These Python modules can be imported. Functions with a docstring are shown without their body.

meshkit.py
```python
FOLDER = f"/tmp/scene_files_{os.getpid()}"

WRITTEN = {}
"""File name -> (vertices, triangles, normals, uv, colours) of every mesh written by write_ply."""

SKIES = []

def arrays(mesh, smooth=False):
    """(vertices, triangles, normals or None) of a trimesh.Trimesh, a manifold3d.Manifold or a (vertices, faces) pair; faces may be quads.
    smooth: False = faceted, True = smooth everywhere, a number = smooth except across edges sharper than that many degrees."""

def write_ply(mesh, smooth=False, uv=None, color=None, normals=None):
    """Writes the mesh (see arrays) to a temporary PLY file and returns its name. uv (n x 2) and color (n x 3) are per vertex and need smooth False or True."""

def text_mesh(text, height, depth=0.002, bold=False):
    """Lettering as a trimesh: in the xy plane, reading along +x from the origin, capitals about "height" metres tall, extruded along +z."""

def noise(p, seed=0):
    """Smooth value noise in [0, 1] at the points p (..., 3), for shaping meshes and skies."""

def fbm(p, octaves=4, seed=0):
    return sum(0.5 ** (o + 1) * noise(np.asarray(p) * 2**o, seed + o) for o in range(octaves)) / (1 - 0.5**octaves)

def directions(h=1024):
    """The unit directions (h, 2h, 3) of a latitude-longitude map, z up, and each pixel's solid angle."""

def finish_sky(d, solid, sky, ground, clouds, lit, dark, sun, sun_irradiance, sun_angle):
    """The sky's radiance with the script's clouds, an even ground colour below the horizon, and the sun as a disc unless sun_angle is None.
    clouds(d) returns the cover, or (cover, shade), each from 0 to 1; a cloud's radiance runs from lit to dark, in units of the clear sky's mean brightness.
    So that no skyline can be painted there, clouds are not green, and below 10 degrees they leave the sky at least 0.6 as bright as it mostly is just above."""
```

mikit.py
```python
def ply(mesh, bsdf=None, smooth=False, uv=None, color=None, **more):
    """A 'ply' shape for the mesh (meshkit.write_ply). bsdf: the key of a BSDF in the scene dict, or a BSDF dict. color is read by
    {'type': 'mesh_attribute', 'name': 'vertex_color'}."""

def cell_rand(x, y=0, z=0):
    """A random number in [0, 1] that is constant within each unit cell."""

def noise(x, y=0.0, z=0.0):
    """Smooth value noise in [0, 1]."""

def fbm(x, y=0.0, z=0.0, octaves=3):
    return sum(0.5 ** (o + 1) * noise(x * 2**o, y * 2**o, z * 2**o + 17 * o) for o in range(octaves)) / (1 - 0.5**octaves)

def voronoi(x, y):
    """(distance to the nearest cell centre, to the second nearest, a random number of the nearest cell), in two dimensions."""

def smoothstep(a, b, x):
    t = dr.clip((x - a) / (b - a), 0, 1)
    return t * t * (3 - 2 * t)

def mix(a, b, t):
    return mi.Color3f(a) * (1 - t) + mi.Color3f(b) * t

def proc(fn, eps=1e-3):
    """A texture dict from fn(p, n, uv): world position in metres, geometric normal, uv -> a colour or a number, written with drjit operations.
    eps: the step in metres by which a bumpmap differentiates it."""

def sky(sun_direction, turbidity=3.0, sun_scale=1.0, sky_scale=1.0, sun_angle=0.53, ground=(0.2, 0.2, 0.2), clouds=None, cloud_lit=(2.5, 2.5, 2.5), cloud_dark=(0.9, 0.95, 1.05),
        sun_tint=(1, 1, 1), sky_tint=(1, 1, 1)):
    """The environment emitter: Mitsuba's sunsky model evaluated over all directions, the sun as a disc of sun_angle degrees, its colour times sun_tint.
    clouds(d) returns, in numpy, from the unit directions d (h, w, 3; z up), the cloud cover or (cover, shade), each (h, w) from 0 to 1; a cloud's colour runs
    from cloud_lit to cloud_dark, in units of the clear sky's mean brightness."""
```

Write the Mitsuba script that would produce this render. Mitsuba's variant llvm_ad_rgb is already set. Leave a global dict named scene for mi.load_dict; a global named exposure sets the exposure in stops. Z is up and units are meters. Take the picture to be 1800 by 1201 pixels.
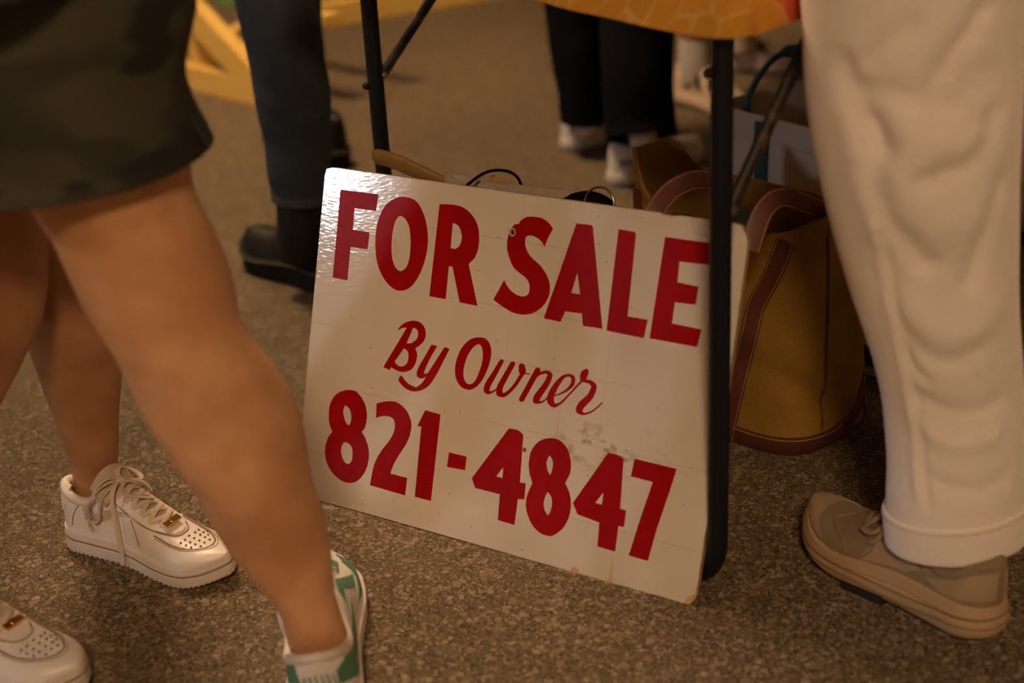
import math, random
import numpy as np, trimesh, manifold3d as m3
import mitsuba as mi, drjit as dr
import mikit, meshkit
from scipy.interpolate import PchipInterpolator, CubicSpline
from shapely.geometry import Polygon, box as sbox
from shapely import affinity

T = mi.ScalarTransform4f
scene, labels = {}, {}
V = np.array

# ------------------------------------------------------------------ camera, light, exposure
CAM = V([0.0, 0.0, 0.9948])
FWD, UP = V([0.0, 0.9135, -0.4067]), V([0.0542, 0.4061, 0.9122])
scene['camera'] = {
    'type': 'thinlens', 'fov': 2 * math.degrees(math.atan(900 / 2530)), 'fov_axis': 'x',
    'aperture_radius': 0.0105, 'focus_distance': 1.90, 'near_clip': 0.05, 'far_clip': 60.0,
    'to_world': T().look_at(origin=CAM.tolist(), target=(CAM + FWD).tolist(), up=UP.tolist())}
exposure = 2.22
WARM, AMBER, COOL = V([1.0, 0.67, 0.39]), V([1.0, 0.62, 0.26]), V([0.80, 0.88, 1.0])
# ceiling lamps: (x, y, radius, radiance)
LAMPS = [(-1.0, 2.9, 0.40, 13.0, WARM), (0.0, -2.4, 0.40, 19.5, WARM), (1.8, 5.6, 0.35, 2.0, AMBER), (-2.2, 6.2, 0.35, 6.0, AMBER)]
WINDOW_LIGHT = 9.5
CEILING = 3.1

A_LEG = [[-0.3866, 1.331, 0.6405, 0.083], [-0.378, 1.3341, 0.5984, 0.0811], [-0.3641, 1.3328, 0.5462, 0.0725], [-0.3436, 1.3232, 0.4756, 0.0697], [-0.326, 1.3182, 0.4151, 0.0663], [-0.3049, 1.3179, 0.3654, 0.0678], [-0.2894, 1.3192, 0.3191, 0.0674], [-0.2789, 1.3204, 0.2727, 0.064], [-0.2656, 1.3193, 0.221, 0.0545], [-0.2505, 1.318, 0.1689, 0.0436], [-0.2386, 1.3112, 0.1228, 0.035], [-0.2314, 1.3089, 0.087, 0.0333], [-0.2297, 1.3229, 0.0322, 0.0312]]
A_SHORTS = [[-0.4115, 1.3596, 0.9998, 0.1653], [-0.4097, 1.3391, 0.8799, 0.1501], [-0.4105, 1.3255, 0.7757, 0.1372], [-0.416, 1.3271, 0.7055, 0.1305], [-0.4187, 1.3383, 0.6569, 0.1326], [-0.4174, 1.3437, 0.6076, 0.1376]]
B_LEG = [[-0.5373, 1.5624, 0.521, 0.0672], [-0.5308, 1.5939, 0.4444, 0.0665], [-0.5296, 1.6118, 0.3615, 0.0636], [-0.5377, 1.636, 0.2929, 0.0558], [-0.5455, 1.6536, 0.2342, 0.0481], [-0.553, 1.6711, 0.1752, 0.0397], [-0.5548, 1.6724, 0.1288, 0.0331], [-0.5587, 1.6771, 0.0903, 0.029], [-0.558, 1.6712, 0.0525, 0.0294], [-0.5539, 1.6588, 0.0247, 0.0321]]
B_LEG2 = [[-0.5751, 1.5346, 0.6062, 0.0715], [-0.5669, 1.5234, 0.5319, 0.0641], [-0.5634, 1.4979, 0.4746, 0.0579], [-0.5693, 1.4857, 0.4226, 0.0558], [-0.5881, 1.4754, 0.3749, 0.0496], [-0.6177, 1.478, 0.3192, 0.043], [-0.6462, 1.4812, 0.265, 0.0364], [-0.6745, 1.4818, 0.2049, 0.0298], [-0.6928, 1.487, 0.1551, 0.0283], [-0.6951, 1.4899, 0.1123, 0.0306]]
C_PANTS = [[0.3926, 1.4249, 0.9252, 0.1038], [0.4034, 1.4244, 0.8135, 0.1087], [0.4125, 1.4254, 0.7051, 0.1086], [0.4184, 1.4252, 0.631, 0.1086], [0.4274, 1.4202, 0.5458, 0.103], [0.4407, 1.4209, 0.4737, 0.0957], [0.4544, 1.4174, 0.4003, 0.0867], [0.4702, 1.4154, 0.3302, 0.079], [0.4825, 1.4177, 0.2698, 0.0767], [0.489, 1.4122, 0.2083, 0.0767], [0.4932, 1.4088, 0.1515, 0.0789], [0.4988, 1.4077, 0.1, 0.0805]]
D_LEG = [[-0.3632, 2.4795, 0.7616, 0.0886], [-0.3676, 2.4816, 0.6432, 0.0767], [-0.3697, 2.4842, 0.5508, 0.0688], [-0.366, 2.4875, 0.4845, 0.0678], [-0.3609, 2.485, 0.4052, 0.0667], [-0.3592, 2.4785, 0.333, 0.0621], [-0.3613, 2.4724, 0.2622, 0.0556], [-0.3695, 2.4696, 0.1984, 0.0465]]
D_BOOT = [[-0.3698, 2.4812, 0.2122, 0.044], [-0.3711, 2.4775, 0.1732, 0.0436], [-0.3723, 2.4747, 0.1362, 0.0454], [-0.3775, 2.4883, 0.0929, 0.0511]]
D_LEG2 = [[-0.3773, 2.7103, 0.6898, 0.0719], [-0.4012, 2.8736, 0.5648, 0.0664], [-0.4245, 3.0304, 0.4254, 0.0652], [-0.4388, 3.131, 0.2826, 0.0635], [-0.4493, 3.1885, 0.1658, 0.0617], [-0.4512, 3.2007, 0.1195, 0.0604]]
E_LEG = [[0.1798, 3.3215, 0.5875, 0.0885], [0.1871, 3.3105, 0.4399, 0.0835], [0.192, 3.3128, 0.3467, 0.0768], [0.1906, 3.2983, 0.265, 0.0688], [0.1914, 3.2861, 0.1884, 0.06], [0.1936, 3.2843, 0.135, 0.0564], [0.1931, 3.2863, 0.0904, 0.0533]]
E_LEG2 = [[0.3097, 3.1316, 0.6035, 0.0925], [0.3098, 3.1038, 0.4674, 0.0862], [0.3088, 3.0948, 0.3733, 0.0822], [0.3022, 3.0714, 0.2962, 0.0794], [0.3005, 3.0515, 0.2268, 0.0773], [0.3035, 3.0473, 0.1682, 0.0773], [0.3059, 3.0351, 0.1163, 0.0794]]
F_LEG = [[0.5197, 3.6891, 0.5527, 0.0667], [0.5185, 3.6775, 0.4037, 0.0605], [0.518, 3.686, 0.2752, 0.0521], [0.5173, 3.6895, 0.1847, 0.0483]]
F_LEG2 = [[0.6787, 4.0505, 0.5038, 0.0655], [0.6804, 4.0326, 0.3407, 0.0578], [0.6831, 4.0274, 0.2062, 0.0476], [0.6807, 4.0218, 0.1444, 0.0376]]
A_CORD = [[-0.2955, 1.336, 0.6888], [-0.2937, 1.3312, 0.6655], [-0.2858, 1.3267, 0.6433], [-0.274, 1.3235, 0.6236]]
PANTS_FOLDS = [[[[0.3444, 1.3312, 0.6646], [0.3644, 1.3294, 0.681], [0.3866, 1.3274, 0.6988]], 0.01, -0.005], [[[0.415, 1.3306, 0.6473], [0.4341, 1.3285, 0.6694], [0.4505, 1.3265, 0.6892], [0.4694, 1.3245, 0.7064]], 0.011, -0.009], [[[0.3384, 1.3334, 0.6344], [0.368, 1.3328, 0.6329], [0.3963, 1.3324, 0.6282], [0.4453, 1.3323, 0.6094], [0.471, 1.3324, 0.5962]], 0.012, -0.007], [[[0.3003, 1.3331, 0.6541], [0.3171, 1.3342, 0.631], [0.3372, 1.3349, 0.6102], [0.3691, 1.3358, 0.5783]], 0.012, -0.009], [[[0.3473, 1.335, 0.6041], [0.3566, 1.3369, 0.5604], [0.3707, 1.3383, 0.5125], [0.3953, 1.3387, 0.4781], [0.4209, 1.3386, 0.4523]], 0.012, -0.009], [[[0.4117, 1.3362, 0.5448], [0.4394, 1.3351, 0.5563], [0.4657, 1.3339, 0.5678], [0.4929, 1.3311, 0.6082]], 0.011, -0.008], [[[0.4735, 1.3377, 0.4342], [0.4799, 1.337, 0.4647], [0.4886, 1.3362, 0.4916], [0.5067, 1.3344, 0.5324]], 0.011, -0.008], [[[0.3669, 1.3392, 0.4825], [0.382, 1.3418, 0.4067], [0.4026, 1.3457, 0.3232], [0.4201, 1.3481, 0.2365], [0.4368, 1.3488, 0.1717]], 0.006, -0.005], [[[0.3609, 1.3392, 0.4889], [0.3743, 1.3418, 0.4103], [0.3937, 1.3459, 0.3237], [0.4116, 1.3483, 0.2369], [0.4263, 1.3491, 0.1723]], 0.006, 0.004], [[[0.3926, 1.3345, 0.5933], [0.4374, 1.3341, 0.5784], [0.4799, 1.3325, 0.5889]], 0.025, 0.008], [[[0.3854, 1.337, 0.5414], [0.422, 1.3375, 0.4979], [0.4659, 1.3362, 0.5077]], 0.03, 0.009], [[[0.3214, 1.3357, 0.6025], [0.341, 1.338, 0.5436], [0.3612, 1.3393, 0.4828]], 0.015, 0.005], [[[0.4228, 1.3322, 0.6201], [0.4377, 1.331, 0.6334], [0.4637, 1.3298, 0.6404]], 0.02, -0.006], [[[0.4036, 1.3436, 0.3665], [0.4404, 1.3438, 0.3448], [0.492, 1.342, 0.3555]], 0.01, -0.004], [[[0.4068, 1.3417, 0.399], [0.4556, 1.3421, 0.3705], [0.5053, 1.3395, 0.3941]], 0.016, 0.005], [[[0.4209, 1.3465, 0.2918], [0.4637, 1.3459, 0.2794], [0.5223, 1.3441, 0.2902]], 0.009, -0.004], [[[0.4109, 1.3476, 0.2648], [0.4545, 1.3471, 0.2453], [0.5144, 1.3456, 0.2493]], 0.01, 0.004], [[[0.4458, 1.3483, 0.1999], [0.4834, 1.3476, 0.1895], [0.5314, 1.3463, 0.1992]], 0.008, -0.003], [[[0.3933, 1.3448, 0.3471], [0.4063, 1.3453, 0.3298], [0.4248, 1.3453, 0.3188]], 0.006, -0.004]]
YF = {"rail": [[-0.9698, 4.2661, 0.0483], [-0.546, 3.8271, 0.0504]], "post": [[-0.8708, 4.1635, 0.2441], [-0.8668, 4.1594, 0.0559]], "diag": [[-0.8593, 4.1516, 0.2297], [-0.6691, 3.9546, 0.0697]], "up": [[-0.7748, 4.0641, 0.1946], [-0.5224, 3.8027, 0.2381]], "up2": [[-0.8141, 4.1047, 0.2396], [-0.5169, 3.797, 0.282]], "green": [[-0.8143, 4.105, 0.2618], [-0.7435, 4.0316, 0.2719]], "black": [[-0.7396, 4.0276, 0.2724], [-0.7147, 4.0018, 0.276]]}
HANGER = [[-0.1778, 1.9156, 0.4292], [-0.1504, 1.9076, 0.4235], [-0.1193, 1.8919, 0.4129], [-0.0847, 1.8698, 0.4001], [-0.0433, 1.8509, 0.3822]]
LOOP = [[-0.0527, 1.8196, 0.4104], [-0.0426, 1.8225, 0.4168], [-0.0255, 1.8315, 0.4248], [-0.0058, 1.8377, 0.4264], [0.0143, 1.8351, 0.4206], [0.0226, 1.8252, 0.4107], [0.0234, 1.8155, 0.4012]]
POUCH = [[0.0712, 1.744, 0.4127], [0.1077, 1.7462, 0.4175], [0.1422, 1.7294, 0.4044]]
RINGC = [[0.118, 1.7121, 0.4147]]
HANDLE_A = [[0.1784, 1.7, 0.3876], [0.1941, 1.7104, 0.4109], [0.214, 1.727, 0.4237], [0.2373, 1.7402, 0.4287], [0.2631, 1.7684, 0.4183], [0.292, 1.8105, 0.3899], [0.3106, 1.8295, 0.3587]]
HANDLE_B = [[0.2981, 1.6561, 0.3628], [0.308, 1.6673, 0.3879], [0.3229, 1.6823, 0.4093], [0.3417, 1.7005, 0.4132], [0.3709, 1.7368, 0.3965], [0.4144, 1.7977, 0.3612], [0.4473, 1.8361, 0.3244]]
STRAP = [[0.3643, 1.6939, 0.3738], [0.3374, 1.6764, 0.347], [0.3027, 1.6596, 0.2968], [0.2975, 1.6778, 0.1902], [0.2872, 1.7172, 0.1066], [0.2791, 1.7309, 0.0636]]
WHANDLE = [[0.4036, 2.2643, 0.3519], [0.4005, 2.2756, 0.3773], [0.4151, 2.2983, 0.4037], [0.4369, 2.319, 0.4256], [0.4632, 2.3371, 0.4416], [0.4915, 2.3391, 0.4462], [0.5119, 2.323, 0.4347], [0.5191, 2.2861, 0.4009], [0.5118, 2.2186, 0.3723], [0.5036, 2.1786, 0.3561]]
TEAL_AT = [-0.8213, 2.2985, 0.0]
LETTERS = [
 ('F', [[291,4290,910,4301,899,4081,548,4072,551,3784,828,3785,822,3558,542,3553,543,3099,297,3101]]),
 ('O', [[1327,4318,1375,4318,1423,4314,1491,4296,1533,4272,1553,4256,1605,4200,1663,4113,1690,4059,1712,4004,1738,3920,1750,3864,1758,3807,1762,3750,1762,3692,1758,3633,1738,3514,1706,3405,1686,3356,1650,3283,1618,3228,1596,3198,1570,3170,1541,3145,1495,3117,1460,3103,1425,3093,1389,3089,1354,3090,1303,3100,1251,3122,1212,3145,1175,3172,1127,3217,1092,3256,1061,3297,1033,3340,1010,3385,988,3436,972,3489,943,3623,932,3731,934,3860,948,3955,960,4001,984,4067,1003,4110,1028,4151,1055,4186,1084,4215,1117,4241,1153,4264,1208,4291,1247,4305,1287,4314],[1302,4066,1289,4065,1276,4059,1250,4035,1225,3993,1210,3948,1200,3893,1194,3808,1194,3733,1201,3639,1209,3584,1224,3520,1239,3474,1264,3425,1285,3396,1318,3365,1349,3350,1383,3347,1413,3358,1446,3384,1472,3420,1489,3463,1501,3523,1505,3590,1504,3656,1497,3739,1484,3820,1469,3885,1453,3932,1434,3970,1411,4002,1374,4037,1335,4058]]),
 ('R', [[1880,4290,2002,4305,2075,4309,2174,4307,2230,4296,2288,4274,2358,4234,2420,4180,2447,4149,2470,4116,2489,4081,2503,4043,2521,3963,2530,3889,2526,3798,2513,3738,2490,3680,2463,3645,2410,3591,2608,3080,2339,3083,2172,3525,2117,3517,2123,3090,1870,3090],[2108,4075,2116,3753,2165,3750,2184,3752,2203,3761,2229,3782,2248,3808,2257,3828,2264,3851,2268,3886,2267,3921,2262,3945,2239,4002,2222,4027,2201,4049,2183,4060,2166,4067]]),
 ('S', [[3090,4230,3148,4277,3170,4289,3194,4297,3272,4308,3358,4308,3412,4298,3473,4273,3506,4250,3566,4192,3517,4096,3474,3954,3442,3998,3413,4023,3378,4044,3326,4063,3282,4070,3232,4065,3207,4052,3195,4031,3192,3989,3196,3957,3211,3918,3235,3875,3263,3842,3299,3811,3329,3789,3397,3752,3440,3724,3479,3693,3528,3646,3561,3604,3590,3555,3610,3503,3620,3449,3620,3395,3607,3337,3577,3267,3543,3220,3491,3167,3431,3123,3370,3097,3303,3079,3252,3073,3200,3072,3149,3076,3109,3084,3051,3102,2973,3130,2830,3195,2956,3463,3004,3401,3051,3360,3094,3332,3155,3309,3194,3302,3225,3300,3257,3303,3277,3309,3299,3320,3311,3331,3324,3349,3330,3367,3333,3405,3328,3442,3315,3477,3300,3501,3279,3523,3246,3548,3167,3584,3119,3610,3084,3633,3054,3660,3028,3694,2991,3757,2963,3817,2947,3863,2938,3917,2937,3972,2942,4024,2955,4075,2975,4116,3016,4180,3050,4181,3068,4187,3079,4201]]),
 ('A', [[3876,4301,4075,4308,4104,4287,4398,3082,4271,3080,4132,3073,4095,3222,3866,3212,3817,3072,3579,3078],[3968,3706,3919,3450,4041,3451]]),
 ('L', [[4450,4306,4664,4302,4685,4284,4710,3286,4976,3289,4956,3062,4455,3070]]),
 ('E', [[5064,4295,5660,4301,5659,4049,5285,4033,5295,3789,5566,3777,5559,3563,5296,3550,5292,3297,5672,3288,5647,3074,5031,3073]]),
 ('B', [[1429,2564,1462,2622,1487,2648,1518,2674,1541,2689,1582,2709,1628,2725,1659,2733,1689,2736,1729,2736,1768,2728,1791,2718,1811,2706,1837,2682,1857,2655,1867,2635,1875,2603,1877,2570,1872,2536,1854,2491,1835,2464,1811,2439,1781,2411,1737,2378,1767,2329,1776,2290,1777,2257,1774,2224,1758,2165,1742,2133,1714,2097,1687,2073,1645,2050,1587,2033,1529,2029,1475,2036,1384,2063,1373,2022,1264,2042,1573,2627,1498,2609],[1670,2643,1592,2417,1651,2429,1691,2450,1731,2487,1747,2509,1757,2532,1761,2554,1759,2576,1753,2596,1742,2614,1728,2629,1717,2636],[1560,2349,1433,2145,1467,2116,1509,2100,1533,2098,1559,2103,1585,2112,1600,2122,1613,2135,1629,2157,1644,2201,1647,2251,1641,2278,1631,2302,1609,2328]]),
 ('y', [[1982,2471,2069,2465,1996,2320,1948,2209,1911,2095,1910,2080,1918,2071,1938,2074,1972,2092,2185,2475,2261,2462,2136,2162,2077,2039,2042,1978,2004,1927,1954,1881,1896,1844,1836,1820,1774,1807,1715,1808,1658,1821,1632,1831,1595,1851,1552,1883,1534,1902,1527,1917,1526,1932,1532,1948,1547,1969,1558,1978,1566,1979,1579,1973,1610,1942,1652,1913,1686,1895,1725,1882,1812,1868,1871,1917,1908,1962,1955,2045,1925,2019,1907,2009,1879,1999,1851,1998,1825,2006,1809,2018,1798,2039,1797,2064,1807,2107,1836,2178,1919,2338]]),
 ('O', [[2701,2689,2759,2689,2780,2684,2801,2674,2838,2645,2865,2604,2882,2551,2889,2492,2885,2425,2869,2340,2842,2253,2809,2172,2775,2111,2736,2061,2688,2018,2648,1997,2615,1988,2591,1986,2538,1991,2502,2002,2460,2029,2427,2065,2399,2116,2383,2171,2375,2237,2377,2288,2390,2365,2413,2445,2438,2499,2468,2548,2514,2603,2547,2631,2596,2660,2647,2679],[2691,2599,2673,2595,2646,2576,2616,2546,2592,2514,2563,2463,2544,2423,2529,2380,2515,2320,2507,2264,2505,2224,2508,2185,2516,2143,2528,2113,2550,2083,2571,2067,2595,2059,2619,2060,2648,2072,2670,2089,2692,2117,2710,2152,2725,2194,2750,2281,2764,2340,2770,2398,2771,2441,2767,2482,2759,2520,2745,2556,2730,2579,2713,2592]]),
 ('w', [[3303,2426,3308,2442,3326,2460,3343,2466,3369,2464,3388,2449,3412,2397,3414,2379,3409,2358,3477,2356,3481,2353,3482,2348,3474,2342,3405,2342,3372,2290,3322,2193,3295,2149,3236,2073,3185,2021,3155,1998,3129,1989,3085,1984,3062,1986,3046,1992,3028,2011,3022,2025,3021,2058,2980,2021,2916,1985,2890,1983,2873,1988,2857,1996,2845,2008,2837,2020,2834,2043,2842,2092,2851,2121,2872,2166,2924,2260,3019,2447,3027,2457,3045,2465,3063,2463,3077,2452,3081,2442,3080,2430,2944,2126,2929,2087,2921,2053,2920,2042,2924,2031,2965,2039,2990,2056,3022,2088,3031,2129,3046,2165,3180,2448,3195,2463,3216,2469,3230,2466,3241,2459,3250,2442,3249,2429,3118,2130,3109,2095,3113,2052,3133,2043,3141,2047,3197,2096,3227,2135,3268,2197,3337,2333,3320,2344,3310,2360]]),
 ('n', [[3361,2014,3542,2434,3552,2446,3574,2456,3590,2456,3604,2450,3617,2434,3619,2420,3616,2408,3669,2432,3708,2444,3746,2439,3766,2432,3790,2413,3794,2402,3793,2369,3773,2288,3751,2239,3676,2102,3651,2048,3667,2043,3676,2044,3699,2055,3733,2085,3756,2115,3766,2116,3769,2107,3747,2076,3724,2049,3699,2027,3684,2018,3629,2001,3614,1997,3589,1997,3575,2002,3565,2012,3560,2025,3559,2044,3566,2084,3582,2121,3675,2268,3698,2307,3725,2387,3708,2399,3703,2400,3683,2394,3625,2368,3605,2353,3579,2327,3435,2001,3425,1990,3412,1982,3389,1980,3376,1985,3366,1994]]),
 ('e', [[3835,2309,3873,2360,3915,2406,3939,2425,3965,2440,4024,2456,4059,2455,4095,2443,4102,2436,4113,2413,4114,2347,4104,2320,4086,2294,4066,2273,4022,2231,3997,2213,3923,2169,3853,2135,3852,2090,3873,2057,3878,2053,3885,2054,3932,2075,3951,2090,4002,2151,4197,2413,4211,2420,4219,2417,4224,2411,4222,2398,4072,2205,3991,2093,3951,2053,3906,2017,3881,2001,3864,1996,3827,2003,3789,2024,3764,2049,3758,2065,3755,2088,3753,2106,3771,2182,3795,2238],[3856,2157,3911,2187,3978,2235,3997,2252,4031,2295,4055,2336,4061,2353,4060,2396,4056,2407,4042,2418,4026,2421,3981,2405,3967,2395,3954,2378,3904,2283,3883,2236]]),
 ('r', [[4173,2465,4180,2497,4186,2512,4200,2531,4216,2545,4239,2559,4252,2561,4264,2559,4274,2553,4280,2543,4284,2509,4276,2473,4258,2431,4312,2435,4332,2433,4353,2427,4388,2409,4405,2396,4419,2367,4413,2310,4388,2225,4358,2178,4282,2082,4261,2037,4276,2020,4284,2016,4302,2020,4376,2055,4412,2086,4458,2132,4510,2195,4518,2197,4523,2192,4523,2187,4485,2132,4416,2058,4376,2027,4294,1986,4276,1982,4237,1983,4213,1987,4193,1996,4182,2006,4173,2023,4172,2054,4181,2094,4197,2125,4216,2151,4284,2225,4308,2256,4329,2308,4344,2356,4319,2377,4302,2384,4260,2388,4208,2388,4198,2391,4177,2423,4173,2441]]),
 ('8', [[740,1631,787,1638,834,1637,864,1631,896,1617,939,1588,975,1554,1011,1512,1040,1466,1061,1418,1074,1370,1080,1320,1080,1271,1074,1221,1062,1172,1049,1146,1019,1104,1081,1043,1122,981,1153,913,1165,871,1173,827,1176,778,1174,727,1162,655,1136,580,1118,543,1090,496,1045,442,1018,419,993,403,938,380,862,364,800,364,723,384,648,418,597,450,566,475,537,503,513,533,483,583,455,656,442,720,442,765,446,812,465,892,490,946,537,1010,498,1063,479,1097,464,1139,455,1182,446,1263,445,1315,452,1366,466,1415,488,1464,507,1493,543,1533,570,1558,600,1579,650,1604,685,1617],[763,909,748,903,736,893,716,856,711,833,708,796,715,749,739,694,760,664,778,646,800,631,817,624,836,622,856,626,868,632,886,650,898,671,906,697,909,730,908,762,903,805,896,835,887,854,872,876,844,899,810,910],[708,1408,699,1404,693,1395,683,1350,683,1318,693,1279,719,1222,744,1183,771,1161,788,1155,800,1157,809,1162,818,1177,829,1227,828,1271,817,1317,798,1358,775,1385,740,1406,724,1409]]),
 ('2', [[1215,1536,1321,1581,1404,1606,1473,1616,1536,1613,1594,1598,1628,1583,1673,1555,1700,1533,1735,1496,1772,1441,1785,1411,1795,1380,1802,1314,1796,1241,1782,1181,1762,1122,1742,1079,1620,858,1592,801,1572,742,1545,643,1820,643,1814,404,1240,414,1259,626,1272,697,1287,750,1320,827,1358,903,1386,948,1464,1057,1505,1131,1527,1183,1537,1218,1544,1260,1544,1288,1538,1328,1521,1365,1499,1388,1470,1400,1423,1402,1350,1392,1292,1374,1229,1341]]),
 ('1', [[1991,1598,2230,1586,2225,421,1970,421,1957,1371,1895,1366]]),
 ('-', [[2423,1120,2692,1120,2692,940,2415,924]]),
 ('4', [[3266,1613,3357,1617,3409,1613,3439,1600,3482,1569,3512,959,3596,969,3603,759,3510,742,3504,400,3257,407,3244,744,2872,744,2805,858],[3249,1102,3160,961,3255,960]]),
 ('8', [[3866,1611,3917,1618,3951,1619,3984,1614,4017,1603,4051,1586,4095,1552,4131,1511,4151,1478,4174,1425,4191,1370,4200,1315,4201,1277,4199,1239,4190,1202,4146,1092,4197,1025,4223,982,4250,913,4264,839,4267,762,4256,683,4231,603,4204,544,4182,509,4158,479,4101,424,4055,392,4021,378,3998,374,3930,376,3882,386,3817,416,3771,448,3745,474,3716,509,3679,567,3650,630,3639,666,3631,703,3629,761,3634,808,3647,861,3689,994,3637,1098,3612,1187,3605,1244,3605,1283,3610,1344,3619,1384,3633,1424,3650,1458,3685,1505,3712,1534,3743,1558,3776,1578,3811,1594],[3920,929,3897,880,3889,852,3881,806,3883,761,3890,729,3907,690,3924,666,3959,631,3983,672,3992,699,4001,764,4000,811,3993,843,3981,872,3961,896],[3882,1395,3857,1320,3854,1295,3856,1270,3865,1235,3883,1193,3928,1142,3949,1237,3947,1299,3938,1334,3929,1352]]),
 ('4', [[4679,1595,4774,1596,4830,1591,4855,1581,4893,1555,4930,946,5011,943,5010,733,4936,730,4934,405,4692,410,4677,711,4368,743,4286,872],[4683,1098,4587,940,4681,940]]),
 ('7', [[5037,1597,5593,1591,5547,1336,5440,814,5378,398,5121,400,5192,798,5311,1367,5015,1371]]),
]

# ------------------------------------------------------------------ helpers
rng = np.random.default_rng(7)

def unit(v):
    v = np.asarray(v, float)
    return v / np.maximum(np.linalg.norm(v, axis=-1, keepdims=True), 1e-12)

USED = {}
def key_for(name):
    n = USED.get(name, 0)
    USED[name] = n + 1
    return name if n == 0 else f'{name}_{n:03d}'

def thing(name, label, category, group=None):
    k = key_for(name)
    labels[k] = {'label': label, 'category': category}
    if group: labels[k]['group'] = group
    return k

def put(name, mesh, mat, parent=None, smooth=False, label=None, kind=None, **kw):
    if parent and parent.count('__') > 1: parent = '__'.join(parent.split('__')[:2])   # thing > part > sub-part
    k = key_for(f'{parent}__{name}' if parent else name)
    scene[k] = mikit.ply(mesh, mat, smooth=smooth, **kw)
    if label or kind:
        labels.setdefault(k, {})
        if label: labels[k]['label'] = label
        if kind: labels[k]['kind'] = kind
    return k

def part(name, parent, label=None):
    """A part that has pieces of its own: the key its sub-parts' keys start with."""
    k = key_for(f'{parent}__{name}')
    if label: labels[k] = {'label': label}
    return k

def tri(v, f):
    return trimesh.Trimesh(np.asarray(v, float), np.asarray(f, int), process=False)

def join(ms):
    return trimesh.util.concatenate(ms)

def grid_faces(n, m, wrap=False):
    """n rows of m vertices."""
    i, j = np.meshgrid(np.arange(n - 1), np.arange(m if wrap else m - 1), indexing='ij')
    a, b = i * m + j, i * m + (j + 1) % m
    c, d = a + m, b + m
    return np.vstack([np.stack([a, b, d], -1).reshape(-1, 3), np.stack([a, d, c], -1).reshape(-1, 3)])

def fix(mesh):
    m = mesh
    if m.volume < 0: m.invert()
    return m

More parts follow.
